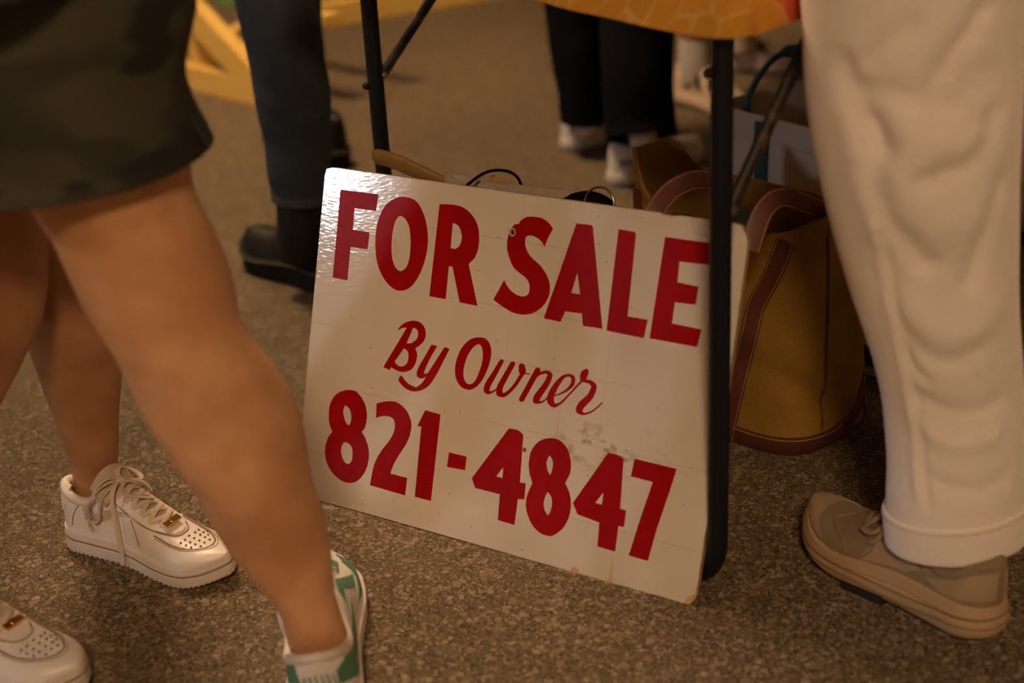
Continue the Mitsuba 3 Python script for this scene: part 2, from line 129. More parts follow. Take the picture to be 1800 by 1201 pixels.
def smooth_path(P, n):
    P = np.asarray(P, float)
    s = np.r_[0, np.cumsum(np.linalg.norm(np.diff(P, axis=0), axis=1))]
    t = np.linspace(0, s[-1], n)
    if len(P) < 3: return np.stack([np.interp(t, s, P[:, k]) for k in range(P.shape[1])], 1)
    return CubicSpline(s, P, axis=0)(t)

def frames(P, ref):
    t = unit(np.gradient(P, axis=0))
    ref = np.broadcast_to(np.asarray(ref, float), P.shape)
    a = unit(np.cross(t, ref))
    return t, a, np.cross(a, t)

def loft(rings, n=60, m=64, ref=(0, -1, 0.35), squash=1.0, hem=0.0, disp=None, power=1.0, cap0=True, cap1=True):
    """rings: rows (x, y, z, radius): a closed tube whose section is radius wide across ref and radius * squash along it."""
    R = np.asarray(rings, float)
    s = np.r_[0, np.cumsum(np.linalg.norm(np.diff(R[:, :3], axis=0), axis=1))]
    t = np.linspace(0, s[-1], n)
    P, r = CubicSpline(s, R[:, :3], axis=0)(t), PchipInterpolator(s, R[:, 3])(t)
    sq = np.interp(t, s, np.broadcast_to(squash, len(R)))
    _, a, b = frames(P, ref)
    ph = np.arange(m) * 2 * np.pi / m
    ca, sa = np.cos(ph), np.sin(ph)
    ca, sa = np.sign(ca) * np.abs(ca) ** power, np.sign(sa) * np.abs(sa) ** power
    X = P[:, None] + r[:, None, None] * (ca[None, :, None] * a[:, None] + (sq[:, None] * sa[None])[..., None] * b[:, None])
    if disp is not None:
        N = unit(X - P[:, None])
        X = X + N * disp(X, np.linspace(0, 1, n)[:, None] + 0 * ph[None], ph[None] + 0 * t[:, None])[..., None]
    rows = [X[i] for i in range(n)]
    if hem:  # the cloth turns inward and goes back up inside
        d = unit(P[-1] - P[-2])
        cen = rows[-1].mean(0)
        rows += [cen + (rows[-1] - cen) * 0.975 + d * 0.003, cen + (rows[-1] - cen) * 0.95, cen + (rows[-1] - cen) * 0.90 - d * hem]
    k = len(rows)
    v = np.vstack(rows)
    f = grid_faces(k, m, True)
    caps = []
    if cap0: v = np.vstack([v, rows[0].mean(0)]); c = len(v) - 1; caps.append(np.stack([np.full(m, c), (np.arange(m) + 1) % m, np.arange(m)], 1))
    if cap1: v = np.vstack([v, rows[-1].mean(0)]); c = len(v) - 1; o = (k - 1) * m; caps.append(np.stack([np.full(m, c), o + np.arange(m), o + (np.arange(m) + 1) % m], 1))
    return fix(tri(v, np.vstack([f, *caps])))

def tube(P, r, n=None, sides=10, ref=(0.13, 0.31, 0.94), flat=1.0, closed=False):
    """A round (or flattened: flat = thickness / width, thin along ref) bar along the points."""
    P = np.asarray(P, float)
    if n: P = smooth_path(P, n)
    r = np.broadcast_to(np.asarray(r, float), (len(P),)) if np.ndim(r) == 0 or len(np.atleast_1d(r)) == len(P) else np.interp(np.linspace(0, 1, len(P)), np.linspace(0, 1, len(r)), r)
    ref = np.asarray(ref, float)
    t, a, b = frames(P, ref)
    ph = (np.arange(sides) + 0.5) * 2 * np.pi / sides
    X = P[:, None] + r[:, None, None] * (np.cos(ph)[None, :, None] * a[:, None] + flat * np.sin(ph)[None, :, None] * b[:, None])
    k, m = len(P), sides
    v = X.reshape(-1, 3)
    f = grid_faces(k, m, True)
    if closed:
        j = np.arange(m); o = (k - 1) * m
        f = np.vstack([f, np.stack([o + j, o + (j + 1) % m, (j + 1) % m], 1), np.stack([o + j, (j + 1) % m, j], 1)])
    else:
        v = np.vstack([v, P[0], P[-1]])
        j = np.arange(m); o = (k - 1) * m
        f = np.vstack([f, np.stack([np.full(m, k * m), (j + 1) % m, j], 1), np.stack([np.full(m, k * m + 1), o + j, o + (j + 1) % m], 1)])
    return fix(tri(v, f))

def rbox(size, r=0.004, seg=12):
    """A box with rounded edges, centred."""
    s = np.maximum(np.asarray(size, float) / 2 - r, 1e-5)
    pts = [m3.Manifold.sphere(r, seg).translate([a * s[0], b * s[1], c * s[2]]) for a in (-1, 1) for b in (-1, 1) for c in (-1, 1)]
    return to_tri(m3.Manifold.batch_hull(pts))

def to_tri(m):
    q = m.to_mesh()
    return tri(q.vert_properties[:, :3], q.tri_verts)

def to_man(m):
    m = trimesh.Trimesh(m.vertices, m.faces, process=True)
    return m3.Manifold(m3.Mesh(np.asarray(m.vertices, np.float32), np.asarray(m.faces, np.uint32)))

def moved(mesh, M):
    m = mesh.copy(); m.apply_transform(M); return m

def frame_matrix(o, x, y, z):
    M = np.eye(4); M[:3, 0], M[:3, 1], M[:3, 2], M[:3, 3] = x, y, z, o
    return M

def beam(a, b, w, h, r=0.004, upv=(0, 0, 1)):
    """A squared timber from a to b; w across, h along upv."""
    a, b = np.asarray(a, float), np.asarray(b, float)
    x = unit(b - a); y = unit(np.cross(upv, x)); z = np.cross(x, y)
    return moved(rbox([np.linalg.norm(b - a), w, h], r, 8), frame_matrix((a + b) / 2, x, y, z))

def extrude(poly, d, bevel=0):
    return trimesh.creation.extrude_polygon(poly, d, engine='earcut')

# ------------------------------------------------------------------ materials
def rgb(r, g, b): return {'type': 'rgb', 'value': [r, g, b]}
def mat(name, color, rough=0.7, spec=0.4, bump=None, bscale=1.0, metal=0.0, sheen=0.0, coat=0.0, eps=1e-3):
    d = {'type': 'principled', 'base_color': color if isinstance(color, dict) else rgb(*color), 'roughness': rough, 'specular': spec}
    if metal: d['metallic'] = metal
    if sheen: d['sheen'] = sheen
    if coat: d['clearcoat'] = coat; d['clearcoat_gloss'] = 0.8
    if bump is not None:
        d = {'type': 'bumpmap', 'arbitrary': mikit.proc(bump, eps), 'scale': bscale, 'bsdf': d}
    scene[name] = {'type': 'twosided', 'bsdf': d}
    return name

N, FB, VO, SS, MX = mikit.noise, mikit.fbm, mikit.voronoi, mikit.smoothstep, mikit.mix

def f_floor(p, n, uv):
    a, b, w = VO(p.x * 320, p.y * 320)
    a2, b2, w2 = VO(p.x * 120 + 31.7, p.y * 120 + 11.3)
    c = MX((0.17, 0.115, 0.065), (0.54, 0.39, 0.245), w)
    c = MX(c, (0.62, 0.52, 0.42), SS(0.86, 0.93, w))
    c = MX(c, (0.10, 0.08, 0.065), SS(0.80, 0.74, w) * SS(0.66, 0.72, w))
    big = SS(0.80, 0.84, w2) * SS(0.10, 0.25, b2 - a2)
    c = MX(c, MX((0.42, 0.30, 0.22), (0.56, 0.45, 0.36), SS(0.84, 1.0, w2)), big)
    gap = SS(0.02, 0.22, b - a)
    c = c * (0.22 + 0.84 * dr.maximum(gap, big))
    return c * (0.85 + 0.3 * FB(p.x * 1.7, p.y * 1.7, 3.0)) * mi.Color3f(0.50, 0.475, 0.40)
def b_floor(p, n, uv):
    a, b, w = VO(p.x * 320, p.y * 320)
    return SS(0.0, 0.3, b - a) * (0.6 + 0.4 * w)
mat('floor_stone', mikit.proc(f_floor), 0.62, 0.35, b_floor, 0.0015, eps=5e-4)

# sign plane: origin at its lower left corner
SO, SU, SV, SN = V([-0.3134, 1.7511, 0.0]), V([0.8485, -0.5293, 0.0]), V([0.1646, 0.2638, 0.9504]), V([-0.503, -0.8064, 0.311])
def sign_uv(p):
    q = [p.x - float(SO[0]), p.y - float(SO[1]), p.z - float(SO[2])]
    return sum(a * float(b) for a, b in zip(q, SU)), sum(a * float(b) for a, b in zip(q, SV))
def f_sign(p, n, uv):
    u, v = sign_uv(p)
    c = MX((0.68, 0.615, 0.55), (0.60, 0.515, 0.42), SS(0.42, 0.72, FB(u * 5.0, v * 2.2, 1.0)))
    c = MX(c, (0.66, 0.55, 0.40), 0.5 * SS(0.10, 0.0, dr.abs(u - 0.235)) * SS(0.25, 0.1, dr.abs(v - 0.15)))
    c = MX(c, (0.73, 0.68, 0.62), 0.6 * SS(0.5, 0.75, FB(u * 9.0 + 5, v * 3.0, 7.0)))
    sm = SS(0.045, 0.0, dr.abs(v - (0.150 + 0.03 * N(u * 12.0, 3.0)))) * SS(0.38, 0.43, u) * SS(0.60, 0.52, u)
    c = MX(c, (0.36, 0.27, 0.18), sm * SS(0.52, 0.78, FB(u * 60.0, v * 90.0, 2.0)))
    ln = mi.Float(0)
    for h in (0.397, 0.312, 0.163, 0.067, 0.245):
        d = dr.abs(v - h - 0.0008 * N(u * 20.0, h * 50))
        ln = dr.maximum(ln, SS(0.0011, 0.0004, d) * SS(0.35, 0.7, N(u * 9.0, h * 70.0)))
    for x in (0.062, 0.31, 0.395, 0.452, 0.27):
        d = dr.abs(u - x - 0.001 * N(v * 20.0, x * 50))
        ln = dr.maximum(ln, SS(0.0010, 0.0004, d) * SS(0.5, 0.75, N(v * 7.0, x * 90.0)))
    c = MX(c, (0.33, 0.25, 0.18), 0.26 * ln)
    sp, _, w = VO(u * 55.0, v * 55.0)
    c = MX(c, (0.25, 0.17, 0.11), 0.7 * SS(0.09, 0.04, sp) * SS(0.93, 0.95, w))
    edge = dr.minimum(dr.minimum(u, 0.6096 - u), dr.minimum(v, 0.4572 - v))
    return MX(c, (0.55, 0.43, 0.29), 0.7 * SS(0.004, 0.0, edge) * SS(0.4, 0.7, FB(u * 80.0, v * 80.0, 4.0)))
def b_sign(p, n, uv):
    u, v = sign_uv(p)
    return 0.6 * N(u * 170.0, v * 560.0, 0.0) + 0.4 * N(u * 60.0, v * 160.0, 5.0)
mat('sign_white', mikit.proc(f_sign), 0.10, 0.95, b_sign, 0.00010, eps=5e-4)
def f_red(p, n, uv):
    u, v = sign_uv(p)
    return MX((0.40, 0.004, 0.009), (0.30, 0.003, 0.007), FB(u * 30.0, v * 14.0, 2.0))
mat('sign_red', mikit.proc(f_red), 0.36, 0.13, b_sign, 0.00010, eps=5e-4)
def f_ply(p, n, uv): return MX((0.42, 0.28, 0.15), (0.24, 0.15, 0.08), FB(p.x * 60, p.y * 60, p.z * 300))
mat('plywood', mikit.proc(f_ply), 0.8)
mat('paint_chip', (0.52, 0.36, 0.18), 0.8)
mat('hole_dark', (0.03, 0.022, 0.016), 0.8)

def f_skin(a, b):
    a, b = V(a), V(b)
    def f(p, n, uv):
        k = SS(0.35, 0.7, FB(p.x * 14, p.y * 14, p.z * 14))
        c = MX(a.tolist(), b.tolist(), k)
        return c * (0.92 + 0.16 * FB(p.x * 70, p.y * 70, p.z * 45))
    return f
def b_skin(p, n, uv): return FB(p.x * 160, p.y * 160, p.z * 110)
mat('skin_light', mikit.proc(f_skin((0.64, 0.34, 0.175), (0.53, 0.26, 0.12))), 0.5, 0.35, b_skin, 0.0011)
mat('skin_tan', mikit.proc(f_skin((0.40, 0.205, 0.10), (0.335, 0.165, 0.075))), 0.5, 0.35, b_skin, 0.0008)
mat('hair_dark', (0.10, 0.055, 0.03), 0.6)
def f_camo(p, n, uv):
    a = FB(p.x * 9 + p.z * 4, p.y * 9, p.z * 13)
    c = MX((0.040, 0.038, 0.029), (0.064, 0.060, 0.042), SS(0.46, 0.56, a))
    c = MX(c, (0.024, 0.024, 0.019), SS(0.56, 0.62, FB(p.x * 8 + 9, p.y * 8, p.z * 16 + 5)))
    return c * (0.85 + 0.3 * N(p.x * 900, p.y * 900, p.z * 900))
mat('camo_cloth', mikit.proc(f_camo), 0.85, 0.2, sheen=0.3)
mat('black_cord', (0.012, 0.012, 0.012), 0.7)
def f_denim(p, n, uv):
    c = MX((0.034, 0.044, 0.056), (0.060, 0.074, 0.090), FB(p.x * 25, p.y * 25, p.z * 9))
    c = MX(c, (0.085, 0.095, 0.105), 0.5 * SS(0.55, 0.8, FB(p.x * 70, p.y * 70, p.z * 25)))
    return c * (0.8 + 0.4 * N(p.x * 1100, p.y * 1100, p.z * 500))
mat('denim', mikit.proc(f_denim), 0.9, 0.2, sheen=0.3)
mat('denim_hem', (0.075, 0.085, 0.095), 0.9)
def f_pants(p, n, uv):
    c = MX((0.85, 0.78, 0.735), (0.79, 0.715, 0.66), FB(p.x * 9, p.y * 9, p.z * 7))
    c = c * (0.92 + 0.16 * N(p.x * 1300, p.y * 1300, p.z * 800))
    return c
def b_cloth(p, n, uv): return 0.6 * FB(p.x * 45, p.y * 45, p.z * 30) + 0.4 * N(p.x * 900, p.y * 900, p.z * 700)
mat('white_twill', mikit.proc(f_pants), 0.9, 0.2, b_cloth, 0.0012, sheen=0.2)
mat('twill_seam', (0.62, 0.51, 0.40), 0.9)
mat('hem_stain', (0.56, 0.42, 0.26), 0.9)
mat('black_cloth', (0.005, 0.005, 0.007), 0.95, 0.1)
mat('red_cloth', (0.30, 0.09, 0.06), 0.9)
mat('sock_grey', (0.55, 0.50, 0.46), 0.95)

def f_leather(a, b, s=40.0):
    def f(p, n, uv): return MX(a, b, FB(p.x * s, p.y * s, p.z * s))
    return f
def b_leather(p, n, uv):
    a, b, w = VO(p.x * 500 + p.z * 300, p.y * 500 + p.z * 200)
    return b - a
mat('white_leather', mikit.proc(f_leather((0.76, 0.70, 0.66), (0.68, 0.61, 0.56), 30.0)), 0.36, 0.5, b_cloth, 0.0005)
mat('mark_tan', (0.52, 0.42, 0.33), 0.5)
mat('white_leather_dull', mikit.proc(f_leather((0.66, 0.58, 0.52), (0.58, 0.50, 0.43), 30.0)), 0.5)
mat('white_rubber', mikit.proc(f_leather((0.68, 0.61, 0.56), (0.60, 0.52, 0.45), 25.0)), 0.6)
mat('seam_dark', (0.26, 0.18, 0.13), 0.8)
mat('eyelet_dark', (0.06, 0.045, 0.035), 0.7)
mat('lace_cream', mikit.proc(f_leather((0.62, 0.51, 0.40), (0.50, 0.40, 0.29), 120.0)), 0.9)
mat('gold', (0.83, 0.55, 0.16), 0.22, metal=1.0)
mat('lining', (0.50, 0.42, 0.34), 0.95)
mat('suede_tan', mikit.proc(f_leather((0.285, 0.205, 0.125), (0.23, 0.165, 0.10), 50.0)), 0.95, 0.2, b_cloth, 0.0008, sheen=0.3)
mat('suede_tan_light', mikit.proc(f_leather((0.385, 0.28, 0.175), (0.335, 0.24, 0.15), 50.0)), 0.9, 0.2)
mat('foam_tan', mikit.proc(f_leather((0.45, 0.30, 0.17), (0.39, 0.26, 0.145), 20.0)), 0.7, 0.3)
mat('groove_tan', (0.24, 0.155, 0.085), 0.8)
mat('black_rubber', (0.02, 0.018, 0.016), 0.6)
mat('green_leather', (0.075, 0.21, 0.13), 0.5)
mat('teal_ink', (0.10, 0.22, 0.19), 0.6)
mat('boot_leather', mikit.proc(f_leather((0.010, 0.010, 0.009), (0.016, 0.015, 0.013), 40.0)), 0.5, 0.3)
mat('boot_sole', (0.016, 0.015, 0.013), 0.8, 0.2)
mat('teal_shoe', (0.02, 0.05, 0.055), 0.6)
mat('welt_yellow', (0.45, 0.30, 0.06), 0.7)
mat('welt_stitch', (0.17, 0.12, 0.06), 0.8)
mat('boot_lining', (0.10, 0.06, 0.045), 0.9)
mat('blue_grey', (0.22, 0.25, 0.30), 0.7)
mat('cream_suede', mikit.proc(f_leather((0.66, 0.50, 0.36), (0.60, 0.44, 0.31), 30.0)), 0.8)
mat('black_metal', (0.006, 0.008, 0.012), 0.40, 0.3)
def f_rust(p, n, uv): return MX((0.022, 0.016, 0.013), (0.085, 0.055, 0.034), SS(0.45, 0.75, FB(p.x * 60, p.y * 60, p.z * 60)))
mat('brace_metal', mikit.proc(f_rust), 0.5, 0.4)
mat('steel', (0.62, 0.60, 0.56), 0.25, metal=1.0)
mat('table_laminate', (0.55, 0.48, 0.40), 0.6)
def f_yellow(p, n, uv):
    g = FB(p.x * 9, p.y * 9, p.z * 60)
    return MX((0.85, 0.55, 0.14), (0.74, 0.45, 0.10), g)
mat('yellow_wood', mikit.proc(f_yellow), 0.6)
mat('green_paint', (0.10, 0.22, 0.08), 0.6)
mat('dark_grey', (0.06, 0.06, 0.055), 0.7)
def f_hanger(p, n, uv): return MX((0.36, 0.19, 0.055), (0.27, 0.135, 0.036), FB(p.x * 30, p.y * 30, p.z * 150))
mat('hanger_wood', mikit.proc(f_hanger), 0.32, 0.5)
def f_canvas(a, b):
    def f(p, n, uv):
        c = MX(a, b, SS(0.3, 0.75, FB(p.x * 8, p.y * 8, p.z * 8)))
        return c * (0.85 + 0.3 * N(p.x * 700, p.y * 700, p.z * 700))
    return f
mat('brown_canvas', mikit.proc(f_canvas((0.36, 0.192, 0.031), (0.27, 0.140, 0.025))), 0.85, 0.2, b_cloth, 0.0014)
mat('brown_canvas_inner', mikit.proc(f_canvas((0.17, 0.098, 0.028), (0.13, 0.073, 0.022))), 0.9, 0.2)
mat('oxblood_leather', mikit.proc(f_leather((0.145, 0.042, 0.026), (0.10, 0.030, 0.020), 30.0)), 0.5, 0.4, b_cloth, 0.0006)
mat('tan_thread', (0.32, 0.19, 0.09), 0.8)
mat('white_canvas', mikit.proc(f_canvas((0.62, 0.52, 0.44), (0.54, 0.45, 0.37))), 0.9, 0.2, b_cloth, 0.0012)
mat('teal_web', (0.022, 0.075, 0.080), 0.85)
mat('grey_canvas', mikit.proc(f_canvas((0.46, 0.38, 0.31), (0.38, 0.31, 0.25))), 0.9)
mat('orange_stripe', (0.50, 0.24, 0.10), 0.85)
def f_cloth(p, n, uv):
    a, b, w = VO(p.x * 30 + 0.35 * N(p.x * 30, p.y * 30), p.y * 30 + p.z * 26 + 0.35 * N(p.y * 30, p.z * 30))
    c = MX((0.62, 0.28, 0.035), (0.50, 0.25, 0.025), w)
    red = SS(0.30, 0.42, N(p.x * 14 + 2, p.y * 14, p.z * 4)) * SS(0.245, 0.275, p.x)
    c = MX(c, (0.55, 0.10, 0.035), red * SS(0.2, 0.3, w))
    c = MX(c, (0.70, 0.48, 0.22), 0.5 * SS(0.10, 0.03, b - a))
    return c
mat('batik_cloth', mikit.proc(f_cloth), 0.85, 0.2)
mat('wall_paint', (0.30, 0.24, 0.19), 0.9)
mat('ceiling_paint', (0.25, 0.21, 0.18), 0.9)
mat('trim_paint', (0.45, 0.38, 0.30), 0.6)
mat('lamp_metal', (0.15, 0.13, 0.11), 0.5)

# ------------------------------------------------------------------ the room
X0, X1, Y0, Y1 = -6.0, 5.0, -3.5, 9.5
def slab(x0, x1, y0, y1, z0, z1):
    return trimesh.creation.box(bounds=[[x0, y0, z0], [x1, y1, z1]])
put('floor', slab(X0, X1, Y0, Y1, -0.1, 0), 'floor_stone', kind='structure')
put('ceiling', slab(X0 - .15, X1 + .15, Y0 - .15, Y1 + .15, CEILING, CEILING + 0.12), 'ceiling_paint', kind='structure')
WY0, WY1, WZ0, WZ1 = -0.42, 0.02, 1.52, 2.16      # the window in the left wall
put('wall_left', join([slab(X0 - .15, X0, Y0, WY0, 0, CEILING), slab(X0 - .15, X0, WY1, Y1, 0, CEILING), slab(X0 - .15, X0, WY0, WY1, 0, WZ0), slab(X0 - .15, X0, WY0, WY1, WZ1, CEILING)]), 'wall_paint', kind='structure')
put('wall_right', slab(X1, X1 + .15, Y0, Y1, 0, CEILING), 'wall_paint', kind='structure')
put('wall_back', slab(X0 - .15, X1 + .15, Y1, Y1 + .15, 0, CEILING), 'wall_paint', kind='structure')
put('wall_front', slab(X0 - .15, X1 + .15, Y0 - .15, Y0, 0, CEILING), 'wall_paint', kind='structure')
put('baseboard_back', slab(X0, X1, Y1 - .015, Y1, 0, .1), 'trim_paint', kind='structure')
win = put('window_1', join([slab(X0 - .10, X0 + .03, WY0 - .05, WY0, WZ0 - .05, WZ1 + .05), slab(X0 - .10, X0 + .03, WY1, WY1 + .05, WZ0 - .05, WZ1 + .05),
                      slab(X0 - .10, X0 + .03, WY0, WY1, WZ0 - .05, WZ0), slab(X0 - .10, X0 + .03, WY0, WY1, WZ1, WZ1 + .05)]), 'trim_paint', kind='structure')
pane = tri([[X0 - .06, WY0, WZ0], [X0 - .06, WY1, WZ0], [X0 - .06, WY1, WZ1], [X0 - .06, WY0, WZ1]], [[0, 1, 2], [0, 2, 3]])
k = put('pane', pane, 'trim_paint', win)
scene[k]['emitter'] = {'type': 'area', 'radiance': rgb(*(COOL * WINDOW_LIGHT).tolist())}

for (x, y, r, L, tint), where in zip(LAMPS, ('bare legs and white sneakers', 'photographer', 'far right corner of the room', 'yellow timber frame')):
    k = thing('ceiling_light', f'round warm ceiling light above the {where}', 'ceiling light', 'ceiling lights')
    pr = V([[r + .03, 0.0], [r + .03, -0.07], [r + .005, -0.075], [r, -0.06], [0.0, -0.06]])
    a = np.arange(48) * 2 * np.pi / 48
    v = np.stack([pr[:, None, 0] * np.cos(a), pr[:, None, 0] * np.sin(a), pr[:, None, 1] + 0 * a], -1).reshape(-1, 3) + [x, y, CEILING]
    put('housing', tri(v, grid_faces(5, 48, True)), 'lamp_metal', k)
    v = np.vstack([np.stack([r * np.cos(a), r * np.sin(a), 0 * a], 1), [[0, 0, 0]]]) + [x, y, CEILING - .065]
    kd = put('diffuser', tri(v, np.stack([(np.arange(48) + 1) % 48, np.arange(48), np.full(48, 48)], 1)), 'lamp_metal', k)
    scene[kd]['emitter'] = {'type': 'area', 'radiance': rgb(*(tint * L).tolist())}

# ------------------------------------------------------------------ the sign
def sign_mesh(poly, z0, z1):
    m = extrude(poly, z1 - z0)
    v = np.asarray(m.vertices)
    m.vertices = SO + v[:, :1] * SU + v[:, 1:2] * SV + (v[:, 2:] + z0) * SN
    return m
w, h = 0.6096, 0.4572
pts = [(0.004, 0.0), (0.13, 0.0012)]
pts += [(0.30, 0.0008), (0.44, 0.0), (0.598, 0.0), (0.6035, 0.012), (0.6052, 0.03), (0.6050, 0.045), (0.6056, 0.062), (0.6052, 0.085), (0.6064, 0.10), (w - .001, 0.118), (w - .001, 0.2), (w, 0.36), (w, 0.436), (w - .004, 0.446), (w - .011, h - .002), (w - .02, h), (0.52, h - .0002), (0.515, h - .0018), (0.50, h - .0014), (0.495, h), (0.30, h), (0.012, h), (0.002, h - .003), (0.0, h - .012), (0.0, 0.2), (0.0018, 0.02)]
outline = Polygon(pts)
holes = [((0.2995, 0.4075), 0.0032), ((0.3520, 0.1385), 0.0022)]
from shapely.geometry import Point
sign = thing('for_sale_sign', 'white plywood sign with red painted words FOR SALE By Owner and a telephone number', 'sign')
board = outline
for (u, v), r in holes: board = board.difference(Point(u, v).buffer(r, 6))
put('panel', sign_mesh(board, -0.0095, -0.0012), 'plywood', sign, label='bare plywood core of the board')
face = board.buffer(-0.0006)
for q in ([(0.590, -.01), (0.594, 0.0085), (0.603, 0.016), (0.62, 0.03), (0.62, -.01)], [(0.4365, -.01), (0.4365, .0035), (0.4475, .0045), (0.448, -.01)], [(0.487, -.01), (0.4875, .0025), (0.4955, .0035), (0.496, -.01)]):
    face = face.difference(Polygon(q))
put('painted_face', sign_mesh(face, -0.0012, 0.0), 'sign_white', sign, label='yellowed white paint with pencil guide lines and smudges')
for name, rings in LETTERS:
    P = [np.array(r, float).reshape(-1, 2) / 1e4 for r in rings]
    g = Polygon(P[0], P[1:]).buffer(0)
    if name == 'S': g = g.difference(Point(0.2995, 0.4075).buffer(0.0052))
    put('letter', sign_mesh(g, 0.0, 0.00035), 'sign_red', sign, label=f'red painted {"dash" if name == "-" else name}')
for (u, v), r in holes:
    ring = Point(u, v).buffer(r + .0016).difference(Point(u, v).buffer(r))
    put('nail_hole', sign_mesh(Point(u, v).buffer(r), -0.009, -0.004), 'hole_dark', sign, label='dark nail hole')
    put('hole_rim', sign_mesh(ring, 0, .0003), 'paint_chip', sign)
for q in ([(0.4365, -.0035), (0.4375, .0085), (0.4395, .0055), (0.442, .009), (0.4445, .005), (0.447, .008), (0.4475, -.004)],
          [(0.487, -.0005), (0.4885, .006), (0.490, .004), (0.492, .030), (0.4935, .006), (0.496, .0035), (0.496, -.0005)],
          [(0.590, .0005), (0.594, 0.0085), (0.603, 0.016), (0.606, .022), (0.605, .012), (0.598, .0005)],
          [(0.496, h - .0012), (0.502, h - .0045), (0.507, h - .003), (0.511, h - .005), (0.515, h - .002)],
          [(0.455, h - .0002), (0.462, h - .0022), (0.468, h - .0012), (0.47, h - .0002)]):
    put('paint_chip', sign_mesh(Polygon(q).buffer(0), -0.0006, 0.0003), 'paint_chip', sign, label='bare wood where the paint has chipped off')

# ------------------------------------------------------------------ folding table and its cloth
RL, LL = V([0.2295, 1.4500, 0]), V([-0.1800, 2.1000, 0])      # feet of the near pair of legs
LONG = unit(V([0.743, 0.669, 0]))                              # along the table
TOP = 0.735
table = thing('folding_table', 'folding table with black tubular steel legs, standing over the bags behind the sign', 'table')
def leg_end(a, b, parent):
    d = unit(b - a); up = V([0, 0, 1.0]); r = 0.0122
    def side(p, q, e):
        pts = [p + up * (TOP - .035)] + [p + up * z for z in (0.6, 0.45, 0.3, 0.15, 0.085)]
        pts += [p + e * 0.062 * (1 - math.cos(t)) + up * (0.076 - 0.064 * math.sin(t)) for t in np.linspace(0.15, math.pi / 2, 9)]
        pts += [(p * (1 - s) + q * s) + up * 0.0122 for s in (0.2, 0.5)]
        return tube(pts, r, None, 16, ref=np.cross(d, up))
    put('leg', side(a, b, d), 'black_metal', parent)
    put('leg', side(b, a, -d), 'black_metal', parent)
    put('cross_bar', tube([a + d * .02 + up * (TOP - .05), b - d * .02 + up * (TOP - .05)], 0.010, None, 10), 'black_metal', parent)
FAR = 1.25
leg_end(RL, LL, table)
leg_end(RL + LONG * FAR, LL + LONG * FAR, table)
for base, z0, z1, k in ((RL, 0.487, 0.640, 0.136), (LL, 0.500, 0.592, 0.108)):
    s = (TOP - .03 - z0) / (z1 - z0)
    a = base + V([0, 0, z0]) - LONG * .0 + V([0.010, 0.004, 0])
    b = base + LONG * k * s + V([0, 0, TOP - .03])
    put('brace', tube([a, (a + b) / 2, b], 0.0088, None, 10, ref=np.cross(b - a, [0, 0, 1.0]), flat=0.75), 'brace_metal', table, label='worn flat brace bar under the tabletop')
    put('rivet', to_tri(m3.Manifold.sphere(0.0085, 16).scale([1, 1, 1]).translate((a - LONG * 0.0).tolist())), 'steel', table)
for base, z in ((LL, 0.486), (RL, 0.638)):
    c = base + V([-.0142, -.003, z])
    put('bolt', to_tri(m3.Manifold.sphere(0.0062, 12).translate(c.tolist())), 'black_metal', table)
UD = unit(LL - RL); ULEN = np.linalg.norm(LL - RL)
SHORT = unit(V([-LONG[1], LONG[0], 0]))
K0 = RL + V([0.004, 0.0, 0])           # corner over the right leg
def top_poly(grow):
    a = K0 - LONG * grow - SHORT * grow
    b = K0 + SHORT * (ULEN + grow) - LONG * grow
    return a, b, b + LONG * (FAR + .1 + 2 * grow), a + LONG * (FAR + .1 + 2 * grow)
def plan(grow):
    q = top_poly(grow)
    return Polygon([p[:2] for p in q]).buffer(0.02, 8).buffer(0)
put('tabletop', moved(extrude(plan(0.0).buffer(-.008), 0.03), trimesh.transformations.translation_matrix([0, 0, TOP - 0.03])), 'table_laminate', table)
cloth = thing('tablecloth', 'mustard and orange patterned tablecloth hanging over the edge of the folding table', 'tablecloth')
def cloth_mesh():
    base = plan(0.004)
    ring = np.array(base.exterior.coords)[:-1]
    L = base.exterior.length; n = 520
    pt = [base.exterior.interpolate(L * i / n) for i in range(n)]
    P = V([[p.x, p.y] for p in pt])
    c = P.mean(0)
    t = unit(np.roll(P, -1, 0) - np.roll(P, 1, 0)); nrm = np.stack([t[:, 1], -t[:, 0]], 1)
    if ((P - c) * nrm).sum(1).mean() < 0: nrm = -nrm
    s = np.arange(n) / n * L
    wav = 0.5 * np.sin(s * 17) + 0.3 * np.sin(s * 31 + 1) + 0.2 * np.sin(s * 53 + 2)
    k = np.linalg.norm(P - K0[:2], axis=1)
    rows = []
    for f in (0.0, 0.3, 0.7, 0.95):
        rows.append(np.c_[c + (P - c) * f, np.full(n, TOP + .003)])
    rows.append(np.c_[P, np.full(n, TOP + .0025)])
    drop = 0.056 + 0.004 * np.sin(s * 6.3) - 0.026 * np.minimum(k / 0.45, 1)
    for d in np.linspace(0.1, 1, 8):
        rows.append(np.c_[P + nrm * (0.004 + (0.006 + 0.006 * wav) * d)[:, None], TOP - drop * d])
    k2 = len(rows)
    inn = [np.c_[r[:, :2] - nrm * 0.0016, r[:, 2:]] for r in rows[:3:-1]]
    allr = rows + inn
    return tri(np.vstack(allr), grid_faces(len(allr), n, True))
put('cloth_sheet', cloth_mesh(), 'batik_cloth', cloth, smooth=50)

